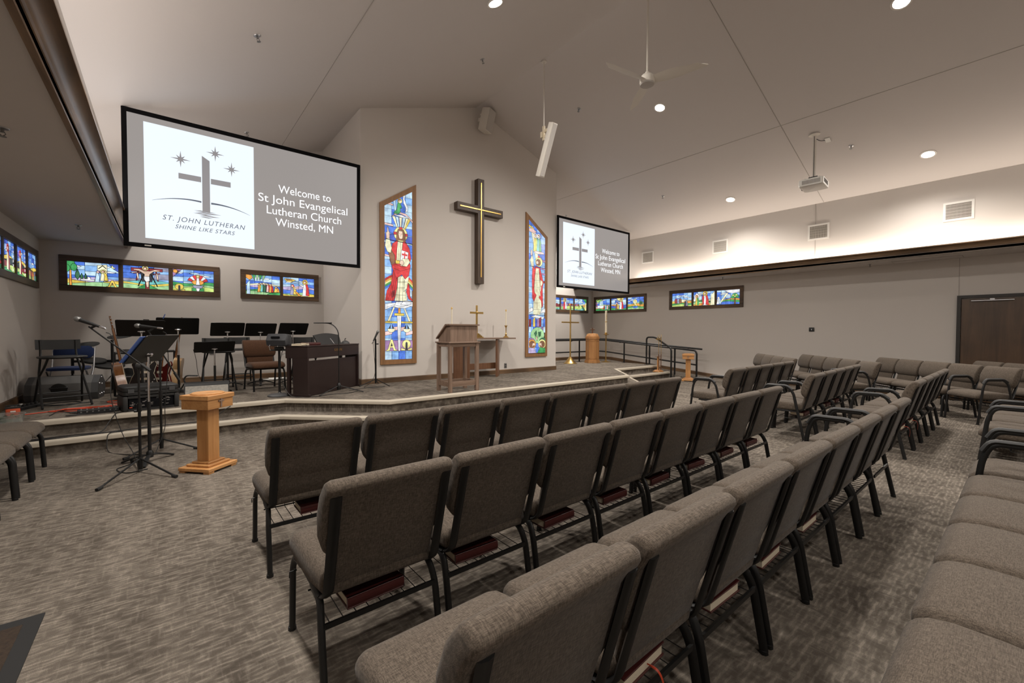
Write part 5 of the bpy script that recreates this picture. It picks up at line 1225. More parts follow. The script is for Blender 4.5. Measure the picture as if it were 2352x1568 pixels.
# straight stand by the tall window
t = thing('microphone_stand', 'straight microphone stand beside the tall window', 'microphone stand', (2.93, 7.46, ZP), 0, 'microphone stands')
mb = MB(); mb.lathe([(0, .05), (.016, .05), (.018, .14), (0, .14)], seg=12); tripod(mb, (-60, 60, 180), .12, .008, .30); mb.build('tripod_base', 'black_steel', t)
mb = MB(); mb.tube([(0, 0, .06), (0, 0, .85)], .016, 10); mb.tube([(0, 0, .84), (.0, 0, .90)], .008, 8); mb.box((.03, 0, .76), (.05, .018, .02), bevel=.004); mb.build('pole', 'black_steel', t)
mb = MB(); mb.tube([(0, 0, .88), (.015, 0, .93)], .011, 8); mb.build('mic_clip', 'black_plastic', t)
m = thing('microphone', 'dark microphone on the straight stand by the tall window', 'microphone', (2.95, 7.46, 1.30), 0, 'handheld microphones'); mic_mesh(m, (.035, 0, .055), (-.45, 0, -.9))
# tall folding stools
def stool(x, y, rz, label):
    t = thing('tall_stool', label, 'stool', (x, y, ZP), rz, 'tall black folding stools')   # back at -y, facing +y
    mb = MB(); mb.loft([[(a, b_ + .01, .645 + z) for a, b_ in rrect(.46 - k, .42 - k, .17, 6)] for z, k in ((-.018, .05), (-.012, .01), (.0, 0), (.010, .01), (.014, .06))]); mb.build('seat', 'black_plastic', t, 50)
    Rb = Matrix.Translation((0, -.215, .80)) @ Matrix.Rotation(radians(8), 4, 'X')
    mb = MB(); loops = []
    for i in range(9):
        u = -.21 + .42 * i / 8; bow = .03 * (1 - (u / .21) ** 2)
        loops.append([Rb @ Vector((u, -bow + d, zz)) for d, zz in ((-.008, -.062), (.008, -.062), (.010, 0), (.008, .068), (-.008, .068), (-.010, 0))])
    mb.loft(loops); mb.build('backrest', 'black_plastic', t, 50)
    for s in (-1, 1):
        mb = MB(); mb.tube(fillet([(s * .165, -.225, .86), (s * .165, -.205, .66), (s * .20, -.10, .42), (s * .225, .235, .012)], .07, 4), .0125, 8); mb.build('leg', 'black_steel', t)
        mb = MB(); mb.tube(fillet([(s * .15, .12, .635), (s * .18, .10, .52), (s * .20, -.12, .38), (s * .225, -.265, .012)], .07, 4), .0125, 8); mb.build('leg', 'black_steel', t)
    mb = MB(); mb.tube([(-.216, .135, .13), (.216, .135, .13)], .009, 8); mb.build('foot_rail', 'black_steel', t); mb = MB(); mb.tube([(-.218, -.21, .16), (.218, -.21, .16)], .009, 8); mb.build('foot_rail', 'black_steel', t)
stool(-1.05, 8.04, pi + .30, 'tall black folding stool at far left of the stage')
stool(.68, 8.55, pi, 'tall black folding stool behind the low music stand')
stool(1.06, 9.40, pi, 'tall black folding stool near the front wall, left of the brown chair')
stool(2.12, 8.95, pi, 'tall black folding stool behind the piano')
# blue padded folding chair
t = thing('folding_chair', 'blue padded folding chair behind the floor monitor', 'chair', (-1.10, 9.0, ZP), pi - .1)
mb = MB(); mb.loft([[(a, b_ + .03, .43 + z) for a, b_ in rrect(.42 - k, .40 - k, .06, 4)] for z, k in ((-.02, .02), (0, 0), (.018, .01), (.026, .06))]); mb.build('seat', 'blue_vinyl', t, 50)
Rb = Matrix.Translation((0, -.20, .66)) @ Matrix.Rotation(radians(10), 4, 'X')
mb = MB(); mb.loft([[Rb @ Vector((a, d, b_)) for a, b_ in rrect(.44 - k, .19 - k, .07, 4)] for d, k in ((-.02, .03), (-.01, 0), (.01, 0), (.022, .04))]); mb.build('backrest', 'blue_vinyl', t, 50)
for s in (-1, 1):
    mb = MB(); mb.tube([(s * .225, -.225, .74), (s * .225, -.15, .44), (s * .225, .25, .012)], .011, 8); mb.build('leg', 'steel_grey', t)
    mb = MB(); mb.tube([(s * .205, .18, .41), (s * .205, -.26, .012)], .011, 8); mb.build('leg', 'steel_grey', t)
# floor monitor (wedge)
t = thing('floor_monitor', 'grey wedge stage monitor with side handle, far left', 'speaker', (-1.09, 8.78, ZP), radians(-6))
prof = [(-.19, 0), (.14, 0), (.235, .12), (.215, .22), (.06, .335), (-.03, .335), (-.175, .24), (-.22, .10)]
mt3 = Matrix(((0, 0, 1, 0), (1, 0, 0, 0), (0, 1, 0, 0), (0, 0, 0, 1)))
mb = MB(); mb.prism(prof, -.32, .27, mt3); mb.build('cabinet', 'monitor_grey', t, 30)
mb = MB(); mb.prism([(a * .985, b_ * .985 + .003) for a, b_ in prof], .27, .345, mt3); mb.build('end_cap', 'dark_grey_plastic', t, 30); mb = MB(); mb.prism([(a * .985, b_ * .985 + .003) for a, b_ in prof], -.39, -.32, mt3); mb.build('end_cap', 'dark_grey_plastic', t, 30)
mb = MB(); mb.lathe([(0, 0), (.085, 0), (.085, .012), (.07, .016), (0, .016)], (-.05, -.206, .17), 24, rot=Matrix.Rotation(radians(105), 3, 'X')); mb.box((-.05, -.225, .185), (.19, .02, .025), bevel=.006); mb.build('handle', 'black_plastic', t, 40)
for a, b_ in ((-.1, .06), (.12, .06), (.02, .20), (-.12, .22), (.0, .30), (.0, .06)): mb = MB(); mb.lathe([(0, 0), (.014, 0), (.012, .008), (0, .008)], (.3445, a, b_), 10, rot=Matrix.Rotation(radians(90), 3, 'Y')); mb.build('corner_screw', 'steel_grey', t)
# electronic drum kit
t = thing('electronic_drum_kit', 'black electronic drum kit behind the boom microphone', 'drum kit', (-.72, 9.50, ZP), 0)
mb = MB()
for p in ([(-.42, .05, .03), (-.42, .05, .62)], [(.05, -.10, .03), (.05, -.10, .84)], [(.50, .05, .03), (.50, .05, .84)]): mb.tube(p, .019, 10)
mb.tube([(-.42, .05, .50), (.05, -.10, .50)], .019, 10); mb.tube([(.05, -.10, .50), (.50, .05, .50)], .019, 10); mb.tube([(-.27, .0, .50), (-.27, -.02, .76)], .011, 8)
mb.tube([(.5, .05, .82), (.55, .0, .90)], .010, 8); mb.tube([(.05, -.1, .82), (.14, -.02, .90)], .010, 8); mb.build('rack', 'black_steel', t)
def pad(x, y, z, r, tilt, nm='drum_pad', th=.045):
    mb = MB(); mb.lathe([(0, -th), (r * .8, -th), (r, -th * .6), (r, -.008), (r * .96, 0), (r * .8, .003), (0, .003)], seg=26); o = mb.build(nm, 'black_plastic', t, 40); o.location = (x, y, z); o.rotation_euler = (tilt, tilt * .4, 0)
pad(-.16, -.12, .53, .15, .2); pad(.02, -.22, .45, .19, .15); pad(.24, -.08, .66, .12, .15); pad(.32, -.12, .53, .13, .15)
def cym(x, y, z, r, tilt):
    mb = MB(); mb.lathe([(0, .018), (.03, .016), (.045, .006), (r, -.012), (r, -.020), (.04, -.006), (0, -.004)], seg=28); o = mb.build('cymbal_pad', 'black_plastic', t, 40); o.location = (x, y, z); o.rotation_euler = (tilt, -tilt * .6, 0)
cym(-.27, -.02, .775, .17, .24); cym(.14, -.02, .91, .16, .20); cym(.55, .0, .91, .15, .14)
mb = MB(); mb.lathe([(.11, -.04), (.16, -.03), (.16, .03), (.11, .04)], (.22, .12, .20), 20, rot=Matrix.Rotation(radians(90), 3, 'X')); mb.box((.22, .16, .02), (.16, .34, .03), bevel=.01); mb.build('kick_pad', 'black_plastic', t, 40)
mb = MB(); mb.box((.22, -.15, .05), (.10, .26, .012)); mb.tube([(.17, -.02, .03), (.17, -.02, .22)], .008, 6); mb.tube([(.27, -.02, .03), (.27, -.02, .22)], .008, 6); mb.tube([(.17, -.02, .22), (.27, -.02, .22)], .008, 6); mb.build('kick_pedal', 'chrome', t, 0)
mb = MB()
for a in (80, 200, 320): mb.tube([(-.42, .05, .32), (-.42 + .24 * cos(radians(a)), .05 + .24 * sin(radians(a)), .012)], .008, 6); mb.tube([(.05, -.1, .28), (.05 + .22 * cos(radians(a)), -.1 + .22 * sin(radians(a)), .012)], .008, 6)
mb.build('rack_feet', 'chrome', t)
# guitars
def guitar(x, y, z, rz, lean, face, side, label, acoustic=True, group='guitars on the stage'):
    t = thing('guitar', label, 'guitar', (x, y, z), rz, group); t.rotation_euler = (lean, 0, rz)   # face towards -y
    k = 1.0 if acoustic else .86
    if acoustic: half = [(0, 0), (.10, .008), (.165, .05), (.195, .12), (.185, .20), (.145, .27), (.125, .32), (.135, .38), (.142, .42), (.125, .47), (.07, .495), (.0, .50)]
    else: half = [(0, 0), (.08, .0), (.15, .04), (.165, .11), (.14, .19), (.115, .25), (.13, .33), (.15, .39), (.125, .44), (.085, .40), (.05, .36), (0, .36)]
    th = .10 if acoustic else .045
    out = [(a, b_) for a, b_ in half] + [(-a, b_) for a, b_ in half[-2:0:-1]]
    mtg = Matrix(((1, 0, 0, 0), (0, 0, 1, 0), (0, 1, 0, 0), (0, 0, 0, 1)))
    mb = MB(); mb.prism(out, -th / 2 + .004, th / 2, mtg); mb.build('body', side, t, 30)
    mb = MB(); mb.prism([(a * .985, .003 + b_ * .985) for a, b_ in out], -th / 2 - .002, -th / 2 + .004, mtg); mb.build('soundboard', face, t, 30)
    mb = MB(); mb.tube([(a * 1.0, -th / 2 + .003, b_) for a, b_ in out], .004, 5, closed=True); mb.build('binding', 'cream', t)
    yb = -th / 2 - .003
    if acoustic: mb = MB(); mb.lathe([(0, 0), (.052, 0), (.052, .002), (0, .002)], (0, yb, .335), 24, rot=Matrix.Rotation(radians(90), 3, 'X')); mb.build('sound_hole', 'screen_black', t)
    else:
        mb = MB(); mb.box((0, yb - .004, .17), (.08, .012, .035), bevel=.003); mb.box((0, yb - .004, .27), (.08, .012, .035), bevel=.003); mb.build('pickups', 'cream', t, 0)
        mb = MB(); [mb.lathe([(0, 0), (.010, 0), (.009, .014), (0, .014)], (.09 + .02 * i, yb, .08 + .04 * i), 10, rot=Matrix.Rotation(radians(90), 3, 'X')) for i in range(3)]; mb.build('knobs', 'chrome', t)
    mb = MB(); mb.box((0, yb - .006, .12), (.14, .012, .025), bevel=.004); mb.build('bridge', 'guitar_black', t, 0)
    n0 = .36 if acoustic else .30; n1 = .98 if acoustic else .90
    mb = MB(); mb.box((0, yb + .006, (n0 + n1) / 2), (.05, .026, n1 - n0), bevel=.008, seg=2); mb.build('neck', 'guitar_wood', t, 40)
    mb = MB(); mb.box((0, yb - .008, (n0 + n1) / 2), (.048, .004, n1 - n0)); mb.build('fretboard', 'guitar_black', t, 0)
    mb = MB(); mb.prism([(-.026, n1), (.026, n1), (.038, n1 + .05), (.034, n1 + .17), (-.034, n1 + .17), (-.038, n1 + .05)], yb - .002, yb + .014, mtg); mb.build('headstock', 'guitar_wood' if acoustic else 'guitar_black', t, 0)
    mb = MB()
    for s in (-1, 1):
        for i in range(3): mb.box((s * .046, yb + .006, n1 + .05 + .045 * i), (.02, .012, .016), bevel=.003)
    mb.build('tuners', 'chrome', t, 0)
    mb = MB()
    for i in range(6): mb.tube([(-.02 + .008 * i, yb - .013, .12), (-.018 + .0072 * i, yb - .011, n1)], .0008, 3)
    mb.build('strings', 'chrome', t)
guitar(-.47, 8.20, ZP + .05, radians(98), radians(-9), 'guitar_wood', 'guitar_wood', 'brown acoustic guitar leaning at left of the guitar group')
guitar(-.26, 8.34, ZP + .10, radians(-15), radians(-9), 'guitar_black', 'guitar_black', 'black guitar second from left in the guitar group', False)
guitar(-.08, 8.46, ZP + .08, radians(-38), radians(-8), 'guitar_red', 'guitar_red', 'dark red electric guitar with cream pickups, middle of the guitar group', False)
guitar(.10, 8.66, ZP + .06, radians(-100), radians(-8), 'guitar_spruce', 'guitar_spruce', 'pale acoustic guitar seen edge on at right of the guitar group')
t = thing('guitar_rack', 'black multi guitar rack holding the guitars', 'guitar rack', (-.13, 8.52, ZP), radians(28))
mb = MB(); mb.tube([(-.42, -.20, .03), (.36, -.20, .03)], .015, 8); mb.tube([(-.42, .18, .03), (.36, .18, .03)], .015, 8)
for x in (-.42, .36): mb.tube([(x, -.20, .03), (x, .18, .03), (x, .17, .66)], .015, 8)
mb.tube([(-.42, .17, .66), (.36, .17, .66)], .018, 8); mb.build('rack_frame', 'black_steel', t)
# rack case and second case on it
rzr = radians(11)
t = thing('rack_case', 'black equipment rack case at the stage edge', 'equipment case', (-.18, 7.19, ZP), rzr)
mb = MB(); w_, d_, h_ = .55, .40, .185
for sx in (-1, 1): mb.box((sx * (w_ / 2 - .025), 0, h_ / 2), (.05, d_, h_), bevel=.014, seg=2)
mb.box((0, 0, .014), (w_ - .1, d_ - .01, .028)); mb.box((0, 0, h_ - .014), (w_ - .1, d_ - .01, .028)); mb.box((0, d_ / 2 - .02, h_ / 2), (w_ - .1, .02, h_ - .05)); mb.build('shell', 'black_plastic', t, 30)
mb = MB(); mb.box((0, -.10, h_ / 2), (w_ - .12, .16, h_ - .06)); mb.build('rack_unit', 'screen_black', t, 0)
mb = MB(); rr = random.Random(4)
for i in range(26): mb.box((-.20 + .4 * rr.random(), -.1815, .05 + .09 * rr.random()), (.012 + .02 * rr.random(), .004, .006 + .006 * rr.random()))
mb.build('sockets_and_knobs', 'steel_grey', t, 0)
mb = MB(); mb.box((-.20, -.19, .045), (.03, .01, .012), bevel=.003); mb.build('red_plug', 'cable_orange', t, 0)
t = thing('equipment_case', 'flat black ribbed case lying on the rack case', 'equipment case', (-.18, 7.20, ZP + .186), rzr)
mb = MB(); mb.loft([[(a, b_, z) for a, b_ in rrect(.55 - k, .42 - k, .04, 4)] for z, k in ((0, .04), (.012, .0), (.050, 0), (.053, .02), (.057, .02), (.061, 0), (.105, .0), (.118, .05))]); mb.build('shell', 'black_plastic', t, 40)
mb = MB()
for x in (-.2, .2): mb.box((x, -.212, .06), (.06, .012, .05), bevel=.003)
mb.box((0, -.216, .06), (.14, .018, .025), bevel=.006); mb.build('latches', 'dark_grey_plastic', t, 0)
# small grey floor amplifier
t = thing('floor_amplifier', 'grey slanted floor amplifier behind the oak pedestal', 'speaker', (.47, 7.72, ZP), radians(-4))
mb = MB(); mb.prism([(-.15, 0), (.17, 0), (.17, .225), (.02, .235), (-.10, .20)], -.27, .27, mt3); mb.build('cabinet', 'black_plastic', t, 30)
mb = MB(); Rg = Matrix.Translation((0, -.128, .10)) @ Matrix.Rotation(radians(-14), 4, 'X'); rbox(mb, (0, -.004, 0), (.51, .012, .185), Rg, .003); mb.build('grille', 'amp_grey', t, 0)
mb = MB(); mb.lathe([(0, 0), (.018, 0), (.018, .004), (0, .004)], (0.02, -.147, .06), 16, rot=Matrix.Rotation(radians(90), 3, 'X')); mb.build('badge', 'black_plastic', t)
# loose guitar stand arm on the floor
t = thing('floor_stand', 'small folded black instrument stand on the stage floor', 'stand', (.27, 8.55, ZP), radians(-20))
mb = MB(); mb.tube(fillet([(.12, .05, .26), (-.03, .02, .27), (-.06, .0, .20), (-.01, -.02, .12), (.20, -.05, .09)], .05), .011, 8); mb.tube([(-.05, 0, .14), (-.12, 0, .012)], .010, 8); mb.tube([(-.05, 0, .14), (.12, .12, .012)], .010, 8); mb.tube([(-.03, -.01, .12), (.10, -.14, .012)], .010, 8); mb.build('stand', 'black_steel', t)
# personal monitor on a round-base stand
t = thing('monitor_speaker', 'small grey monitor speaker on a black stand beside the piano', 'speaker', (1.34, 7.24, 1.10), FA + .1)
prof = [(-.10, .02), (.09, .0), (.12, .06), (.09, .19), (-.06, .20), (-.12, .10)]
mb = MB(); mb.loft([[(x, a * k, .105 + (b_ - .105) * k) for a, b_ in prof] for x, k in ((-.15, .78), (-.135, .96), (-.10, 1.0), (.10, 1.0), (.135, .96), (.15, .78))]); mb.build('cabinet', 'monitor_shell', t, 40)
mb = MB(); mb.box((-.01, -.105, .145), (.13, .02, .035), bevel=.012, seg=2); mb.build('grip_recess', 'screen_black', t, 30)
mb = MB(); mb.tube([(-.09, -.10, .03), (-.09, -.13, .01), (-.08, -.11, -.05)], .006, 6); mb.tube([(.02, -.10, .03), (.03, -.13, .01)], .006, 6); mb.build('plugs', 'chrome', t)
t = thing('speaker_stand', 'black round base stand under the small monitor speaker', 'stand', (1.34, 7.24, ZP))
mb = MB(); mb.lathe([(0, 0), (.165, 0), (.165, .015), (.14, .03), (.03, .045), (.02, .06), (0, .06)], seg=28); mb.build('round_base', 'dark_grey_plastic', t)
mb = MB(); mb.tube([(0, 0, .05), (0, 0, .70)], .017, 10); mb.build('pole', 'black_steel', t); mb = MB(); mb.box((0, 0, .725), (.12, .10, .05), bevel=.01); mb.tube([(-.13, 0, .70), (.13, 0, .70)], .012, 8); mb.build('cradle', 'black_steel', t, 30)
# digital piano
pr = math.atan2(7.68 - 6.84, 2.68 - 1.62)
t = thing('digital_piano', 'dark brown digital piano seen from behind', 'piano', (2.15, 7.26, ZP), pr)   # local x along the back, -y is the back towards the camera
PL = 1.35
mb = MB(); mb.box((0, .165, .665), (PL, .39, .175), bevel=.006); mb.build('case', 'piano_brown', t, 0)
mb = MB(); mb.box((0, .165, .761), (PL + .01, .40, .018), bevel=.004); mb.build('top_lid', 'piano_brown', t, 0)
mb = MB(); mb.box((0, .01, .275), (PL - .06, .022, .53)); mb.build('back_panel', 'piano_brown', t, 0)
for s in (-1, 1):
    mb = MB(); mb.box((s * (PL / 2 - .015), .10, .30), (.03, .26, .56), bevel=.003); mb.box((s * (PL / 2 - .015), .12, .02), (.034, .36, .04), bevel=.004); mb.build('side_panel', 'piano_brown', t, 0)
for s in (-1, 1): mb = MB(); mb.box((s * (PL / 2 - .03), .32, .31), (.045, .045, .56), bevel=.003); mb.build('leg', 'piano_brown', t, 0)
mb = MB()
mb.box((0, .40, .63), (1.22, .14, .02), bevel=.002); mb.build('white_keys', 'paper_white', t, 0)
mb = MB(); [mb.box((-.58 + .0235 * i, .385, .648), (.011, .09, .014)) for i in range(50) if i % 7 not in (2, 6)]; mb.build('black_keys', 'guitar_black', t, 0)
Rm = Matrix.Translation((.12, .16, .765)) @ Matrix.Rotation(radians(-24), 4, 'X')
mb = MB(); arch = [(-.30, 0), (.30, 0), (.335, .17)] + [(.335 - .067 * i, .17 + .035 * sin(pi * i / 10)) for i in range(1, 10)] + [(-.335, .17)]
mb.prism(arch, -.008, .008, Rm @ Matrix(((1, 0, 0, 0), (0, 0, 1, 0), (0, 1, 0, 0), (0, 0, 0, 1)))); mb.build('music_rest', 'black_plastic', t, 30)
mb = MB(); mb.tube([(.06, .03, .772), (.04, .10, .87)], .005, 6); mb.build('rest_prop', 'steel_grey', t)
lettering('maker_lettering', 'KAWAI', .062, 'gold_leaf', Matrix.Translation((.07, -.0315, .665)) @ Matrix.Rotation(radians(90), 4, 'X'), t, space=1.05)
mb = MB(); mb.box((.02, .10, .02), (.10, .09, .035)); mb.tube([(-.02, .05, .06), (.0, .05, .10)], .006, 6); mb.build('pedal_box', 'piano_brown', t, 0)
def on_piano(x, y): return (2.15 + cos(pr) * x - sin(pr) * y, 7.26 + sin(pr) * x + cos(pr) * y)
def book(x, y, z, rz, sz, cover, label, group=None, ribbon=None, tilt=0.0, spine='y-'):
    """closed book lying flat: cover boards, page block; spine on local -y or +y"""
    t = thing('book', label, 'book', (x, y, z), rz, group); a, b_, h = sz; s = -1 if spine == 'y-' else 1
    mb = MB(); mb.box((0, 0, .0025), (a, b_, .005), bevel=.001); mb.box((0, 0, h - .0025), (a, b_, .005), bevel=.001)
    mb.loft([[(u, s * (b_ / 2 - .003 + .006 * sin(pi * i / 6) * 1.0), .0 + h * i / 6) for u in (-a / 2, a / 2)] + [(u, s * (b_ / 2 - .010), h * i / 6) for u in (a / 2, -a / 2)] for i in range(7)]); mb.build('cover', cover, t, 30)
    mb = MB(); mb.box((0, -s * .001, h / 2), (a - .012, b_ - .014, h - .010)); mb.build('pages', 'paper', t, 0)
    if ribbon:
        mb = MB(); e = -s * b_ / 2; k = -s; pts = spline([(ribbon, e - k * .01, h * .4), (ribbon + .004, e + k * .03, h * .3), (ribbon + .012, e + k * .045, -.03), (ribbon + .008, e + k * .04, -.09)], 5); mb.tube(pts, .003, 4, flat=(.001, .004), up=(0, 1, 0)); mb.build('ribbon', 'cable_orange', t, 0)
    return t
xp, yp = on_piano(-.40, .13); book(xp, yp, ZP + .771, pr - .05, (.24, .17, .042), 'book_burgundy', 'burgundy book on the piano top next to the music rest', 'books on the piano')
xp, yp = on_piano(-.60, .17); book(xp, yp, ZP + .771, pr + .25, (.20, .15, .028), 'cream', 'cream book at the left end of the piano top', 'books on the piano')
xp, yp = on_piano(.52, .14); t = thing('rounded_device', 'small dark rounded device right of the music rest on the piano', 'device', (xp, yp, ZP + .771), pr)  # rounded device of unknown use
mb = MB(); mb.lathe([(0, 0), (.075, 0), (.07, .018), (.04, .045), (.02, .055), (0, .056)], seg=20); mb.build('base', 'dark_grey_plastic', t); mb = MB(); mb.tube(fillet([(-.01, 0, .05), (-.012, 0, .085), (.02, 0, .09)], .015), .007, 6); mb.build('grip', 'black_plastic', t)
# light stand in front of the piano
t = thing('light_stand', 'slim black floor lamp curving over the piano', 'floor lamp', (2.13, 6.95, ZP))
mb = MB(); mb.lathe([(0, .06), (.028, .06), (.035, .10), (.028, .15), (.012, .17), (0, .17)], seg=14); tripod(mb, (205, -25, 100), .12, .0085, .37); mb.build('tripod_base', 'black_steel', t)
mb = MB(); A_ = Vector((-.774, .633, 0)); pts = [Vector((0, 0, .15)), Vector((0, 0, .92))]
for i in range(1, 9): a = radians(90 * i / 8); pts.append(Vector((0, 0, .92)) + A_ * (.20 * (1 - cos(a))) + Vector((0, 0, .20 * sin(a))))
mb.tube(pts, .0085, 8); mb.build('curved_pole', 'black_steel', t)
mb = MB(); e = pts[-1]; mb.tube([e + A_ * .19, e - A_ * .09], .012, 8, flat=(.008, .018), up=(0, 0, 1)); mb.build('lamp_head', 'black_steel', t)
# floor papers by the front wall, power strip, tub, pump
t = thing('paper_stack', 'loose white papers lying on the floor behind the brown chair', 'papers', (1.75, 9.72, ZP), .3)
mb = MB(); rr = random.Random(2)
for i in range(4): mb.box((rr.uniform(-.06, .06), rr.uniform(-.05, .05), .004 + .007 * i), (.30, .22, .006), rot=rr.uniform(-.6, .6))
mb.build('sheets', 'paper_white', t, 0)
t = thing('effects_pedalboard', 'black pedalboard with small knobs at the stage edge', 'pedalboard', (-.64, 7.13, ZP), radians(8))
mb = MB(); mb.box((0, 0, .025), (.36, .11, .05), bevel=.006); mb.build('housing', 'black_plastic', t, 0)
mb = MB()
for i in range(7): mb.lathe([(0, 0), (.009, 0), (.007, .014), (0, .014)], (-.15 + .05 * i, -.02, .05), 8); mb.box((-.15 + .05 * i, -.056, .028), (.014, .004, .014))
mb.build('knobs', 'steel_grey', t)
t = thing('plastic_tub', 'clear plastic tub of green foliage at the left stage corner', 'tub', (-1.34, 6.80, ZP))
mb = MB(); mb.lathe([(0, 0), (.145, 0), (.165, .10), (.172, .10), (.172, .106), (.160, .106), (.140, .006), (0, .006)], seg=28); mb.build('tub', 'clear_plastic', t)
mb = MB(); rr = random.Random(9)
for i in range(60):
    a, q = rr.uniform(0, 2 * pi), rr.uniform(0, .125); c = Vector((q * cos(a), q * sin(a), rr.uniform(.02, .085))); R4 = Matrix.Rotation(rr.uniform(0, 6), 3, 'Z') @ Matrix.Rotation(rr.uniform(-1, 1), 3, 'X'); mb.poly([c + R4 @ Vector(p) for p in ((-.02, 0, 0), (0, -.008, .003), (.02, 0, 0), (0, .008, .003))])
o = mb.build('foliage', 'green_leaf', t, 0)
t = thing('orange_box', 'orange device with white face at the left edge of the stage', 'device', (-1.35, 7.28, ZP), .2)
mb = MB(); mb.box((0, 0, .055), (.11, .10, .11), bevel=.012, seg=2); mb.build('body', 'orange_plastic', t, 30)
mb = MB(); mb.box((0, -.051, .075), (.04, .004, .02)); mb.build('face', 'paper_white', t, 0)
mb = MB(); mb.box((0, 0, .116), (.12, .09, .016), bevel=.004); mb.tube([(-.05, 0, .11), (-.05, 0, .14), (.05, 0, .14), (.05, 0, .11)], .008, 6); mb.build('grip', 'black_plastic', t, 0)
t = thing('power_strip', 'black power strips with white plugs in the left stage corner', 'power strip', (-1.36, 8.02, ZP), radians(70))
mb = MB(); mb.box((0, 0, .02), (.40, .055, .04), bevel=.006); mb.box((.05, .09, .02), (.36, .055, .04), bevel=.006); mb.build('strip', 'black_plastic', t, 0)
for i in range(5): mb = MB(); mb.box((-.14 + .07 * i, 0, .052), (.028, .030, .028), bevel=.004); mb.build('plug', 'black_plastic', t, 0)
for i in range(3): mb = MB(); mb.box((-.10 + .07 * i, .09, .050), (.026, .026, .02), bevel=.004); mb.build('plug', 'white_plastic', t, 0)['label'] = 'white plug'
# cables
def cable(pts, r, mat, label, group='cables on the stage'):
    t = MB().tube(spline(pts, 7), r, 6).build('cable', mat); tag(t, label, 'cable', group); return t
zg = ZP + .006
cable([(-1.3, 7.42, zg), (-1.0, 7.55, zg), (-.75, 7.50, zg), (-.9, 7.40, zg), (-1.1, 7.5, zg + .005), (-.7, 7.62, zg), (-.3, 7.72, zg), (-.05, 7.6, zg), (-.5, 7.8, zg), (-.62, 8.1, zg), (-.2, 8.0, zg)], .006, 'cable_orange', 'orange extension cord snaking across the stage floor at left')
cable([(-1.05, 7.5, zg + .008), (-.8, 7.6, zg + .008), (-.55, 7.55, zg), (-.7, 7.45, zg + .008), (-1.0, 7.55, zg + .01), (-.85, 7.65, zg), (-.6, 7.62, zg)], .006, 'cable_orange', 'coiled end of the orange cord before the left stool')
cable([(-1.05, 7.15, zg), (-1.0, 7.40, zg + .01), (-.86, 7.2, zg), (-.72, 7.08, zg), (-.9, 7.0, zg + .006), (-.55, 7.05, zg), (-.48, 7.2, zg), (-.7, 7.3, zg + .006), (-.9, 7.25, zg)], .005, 'cable_black', 'black cable loops beside the pedalboard')
cable([(-1.25, 8.2, zg), (-1.1, 8.05, zg), (-.9, 8.15, zg), (-1.0, 8.3, zg + .01), (-1.25, 8.3, zg), (-1.3, 8.1, zg + .01), (-1.0, 8.1, zg), (-.8, 8.2, zg)], .007, 'cable_black', 'tangled black cables under the left stool')
zs = .175 + .006
cable([(-.42, 6.93, zg), (-.47, 6.83, ZP + .008), (-.52, 6.79, .28), (-.60, 6.70, zs), (-.85, 6.62, zs), (-1.15, 6.66, zs), (-1.3, 6.62, zs)], .005, 'cable_black', 'black cable dropping from the rack case along the step')
cable([(-1.3, 6.58, zs), (-.9, 6.60, zs), (-.5, 6.66, zs), (-.1, 6.72, zs), (.25, 6.70, zs), (.45, 6.76, zs + .004), (.62, 6.80, .30), (.75, 6.90, zg)], .005, 'cable_black', 'black cable running right along the lower step')
cable([(-1.2, 6.68, zs), (-.7, 6.70, zs), (-.4, 6.60, zs), (-.5, 6.545, zs + .004), (-.52, 6.495, .12), (-.50, 6.40, .006), (-.35, 6.15, .006), (-.2, 6.0, .006), (-.28, 5.7, .006), (-.38, 5.55, .006), (-.30, 5.35, .006), (-.15, 5.38, .006)], .005, 'cable_black', 'black cable falling from the step to the front microphone stand')
cable([(pa.x, pa.y, pa.z), (pa.x + .04, pa.y - .02, pa.z - .04), (pa.x + .05, pa.y - .02, pa.z - .25), (-.40, 5.38, .75), (-.33, 5.36, .40), (-.24, 5.28, .18), (-.21, 5.26, .02)], .0035, 'cable_black', 'microphone cable hanging from the long boom', 'microphone cables')
cable([(pb.x, pb.y, pb.z), (pb.x + .03, pb.y, pb.z - .03), (pb.x + .035, pb.y + .02, pb.z - .15), (.02, 6.16, .95), (-.015, 6.14, .5), (-.02, 6.14, .25), (-.10, 6.04, .006)], .0035, 'cable_black', 'microphone cable along the second boom stand', 'microphone cables')
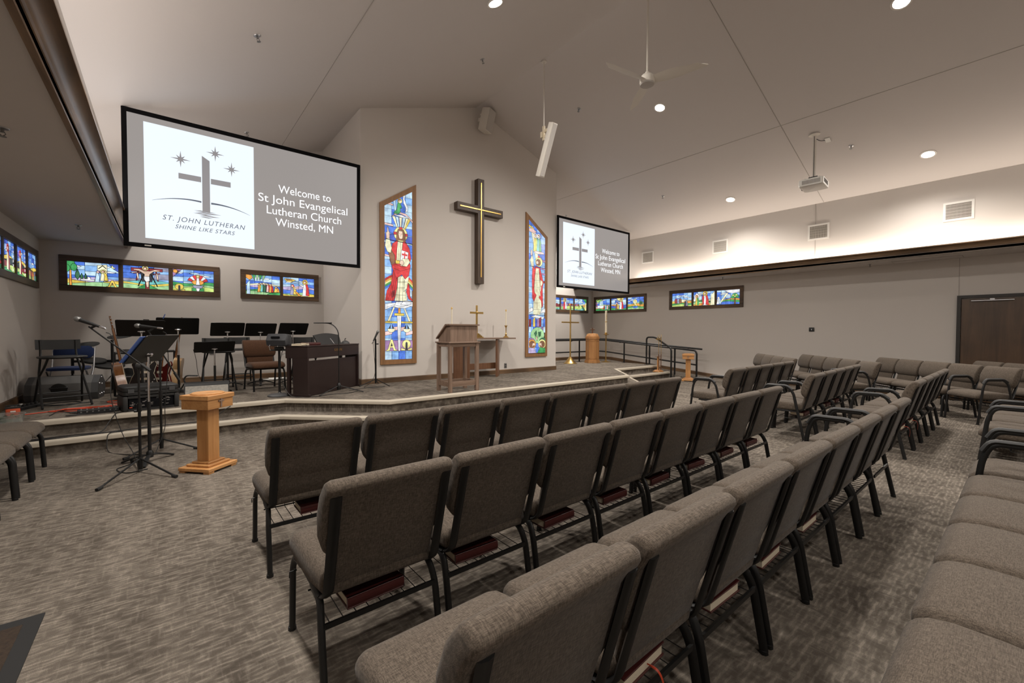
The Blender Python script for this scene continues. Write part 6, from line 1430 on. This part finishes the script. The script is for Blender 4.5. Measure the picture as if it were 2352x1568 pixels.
cable([(2.93, 7.47, 1.2), (2.89, 7.46, 1.1), (2.915, 7.45, .6), (2.80, 7.40, .42), (2.68, 7.35, zg), (2.85, 7.22, zg), (3.02, 7.25, zg), (2.95, 7.34, zg), (2.7, 7.30, zg), (2.35, 7.13, zg)], .004, 'cable_black', 'black cable at the foot of the microphone stand by the tall window')
cable([(1.37, 7.13, 1.06), (1.33, 7.10, .9), (1.35, 7.12, .6), (1.42, 7.03, .4), (1.5, 6.95, zg), (1.75, 6.80, zg), (2.0, 6.88, zg), (2.2, 6.83, zg), (2.45, 7.0, zg)], .005, 'cable_black', 'black cable from the small monitor speaker past the piano')
cable([(.33, 8.18, 1.05), (.37, 8.4, .9), (.42, 8.8, .6), (.52, 9.3, .4), (.58, 9.5, zg), (.70, 10.0, zg)], .0035, 'cable_black', 'thin cable sagging from a music stand to the front wall')
# ================================================================== hymnals on the chair racks
def hymnal(x, y, rz, label, group, ribbon=None, spine='y-'): book(x, y, .276, rz, (.235, .16, .045), 'book_burgundy', label, group, ribbon, 0, spine)
for k in range(8):
    hymnal(X0 + W * (k + .5) + (-.02, -.05, -.02, -.04, -.05, -.05, -.04, -.05)[k], 1.72, (.03, -.04, .02, 0, .03, -.03, .02, 0)[k], 'burgundy hymnal under the %s chair from the left in the second row' % NTH[k], 'hymnals under the second row', .07 if k == 1 else None, 'y-')
hymnal(X0 + W * .5 + .05, 2.75, .02, 'burgundy hymnal under the left end chair of the front row', 'hymnals under the front row')
for k, dx in ((1, -.02), (2, .02), (3, -.03), (4, .0)):
    hymnal(X0 - .02 + W * (k + .5) + dx, .82, (.05, -.03, .02, 0)[k - 1], 'burgundy hymnal, pages facing back, under the %s chair of the third row' % NTH[k], 'hymnals under the third row', .02 if k == 1 else None, 'y+')
for k in (0, 2, 3): hymnal(X1 + W * (k + .5) + .03, 1.87 + .03 * W * k, .05, 'burgundy hymnal under the %s chair of the second far block row' % NTH[k], 'hymnals under the far block second row')
hymnal(X1 + W * .5, .94, 0, 'pale edged hymnal under the armchair starting the third far block row', 'hymnals under the far block third row', .05, 'y+')
hymnal(X1 + W * 1.5, .94, 0, 'pale edged hymnal under the second chair of the third far block row', 'hymnals under the far block third row', .05, 'y+')
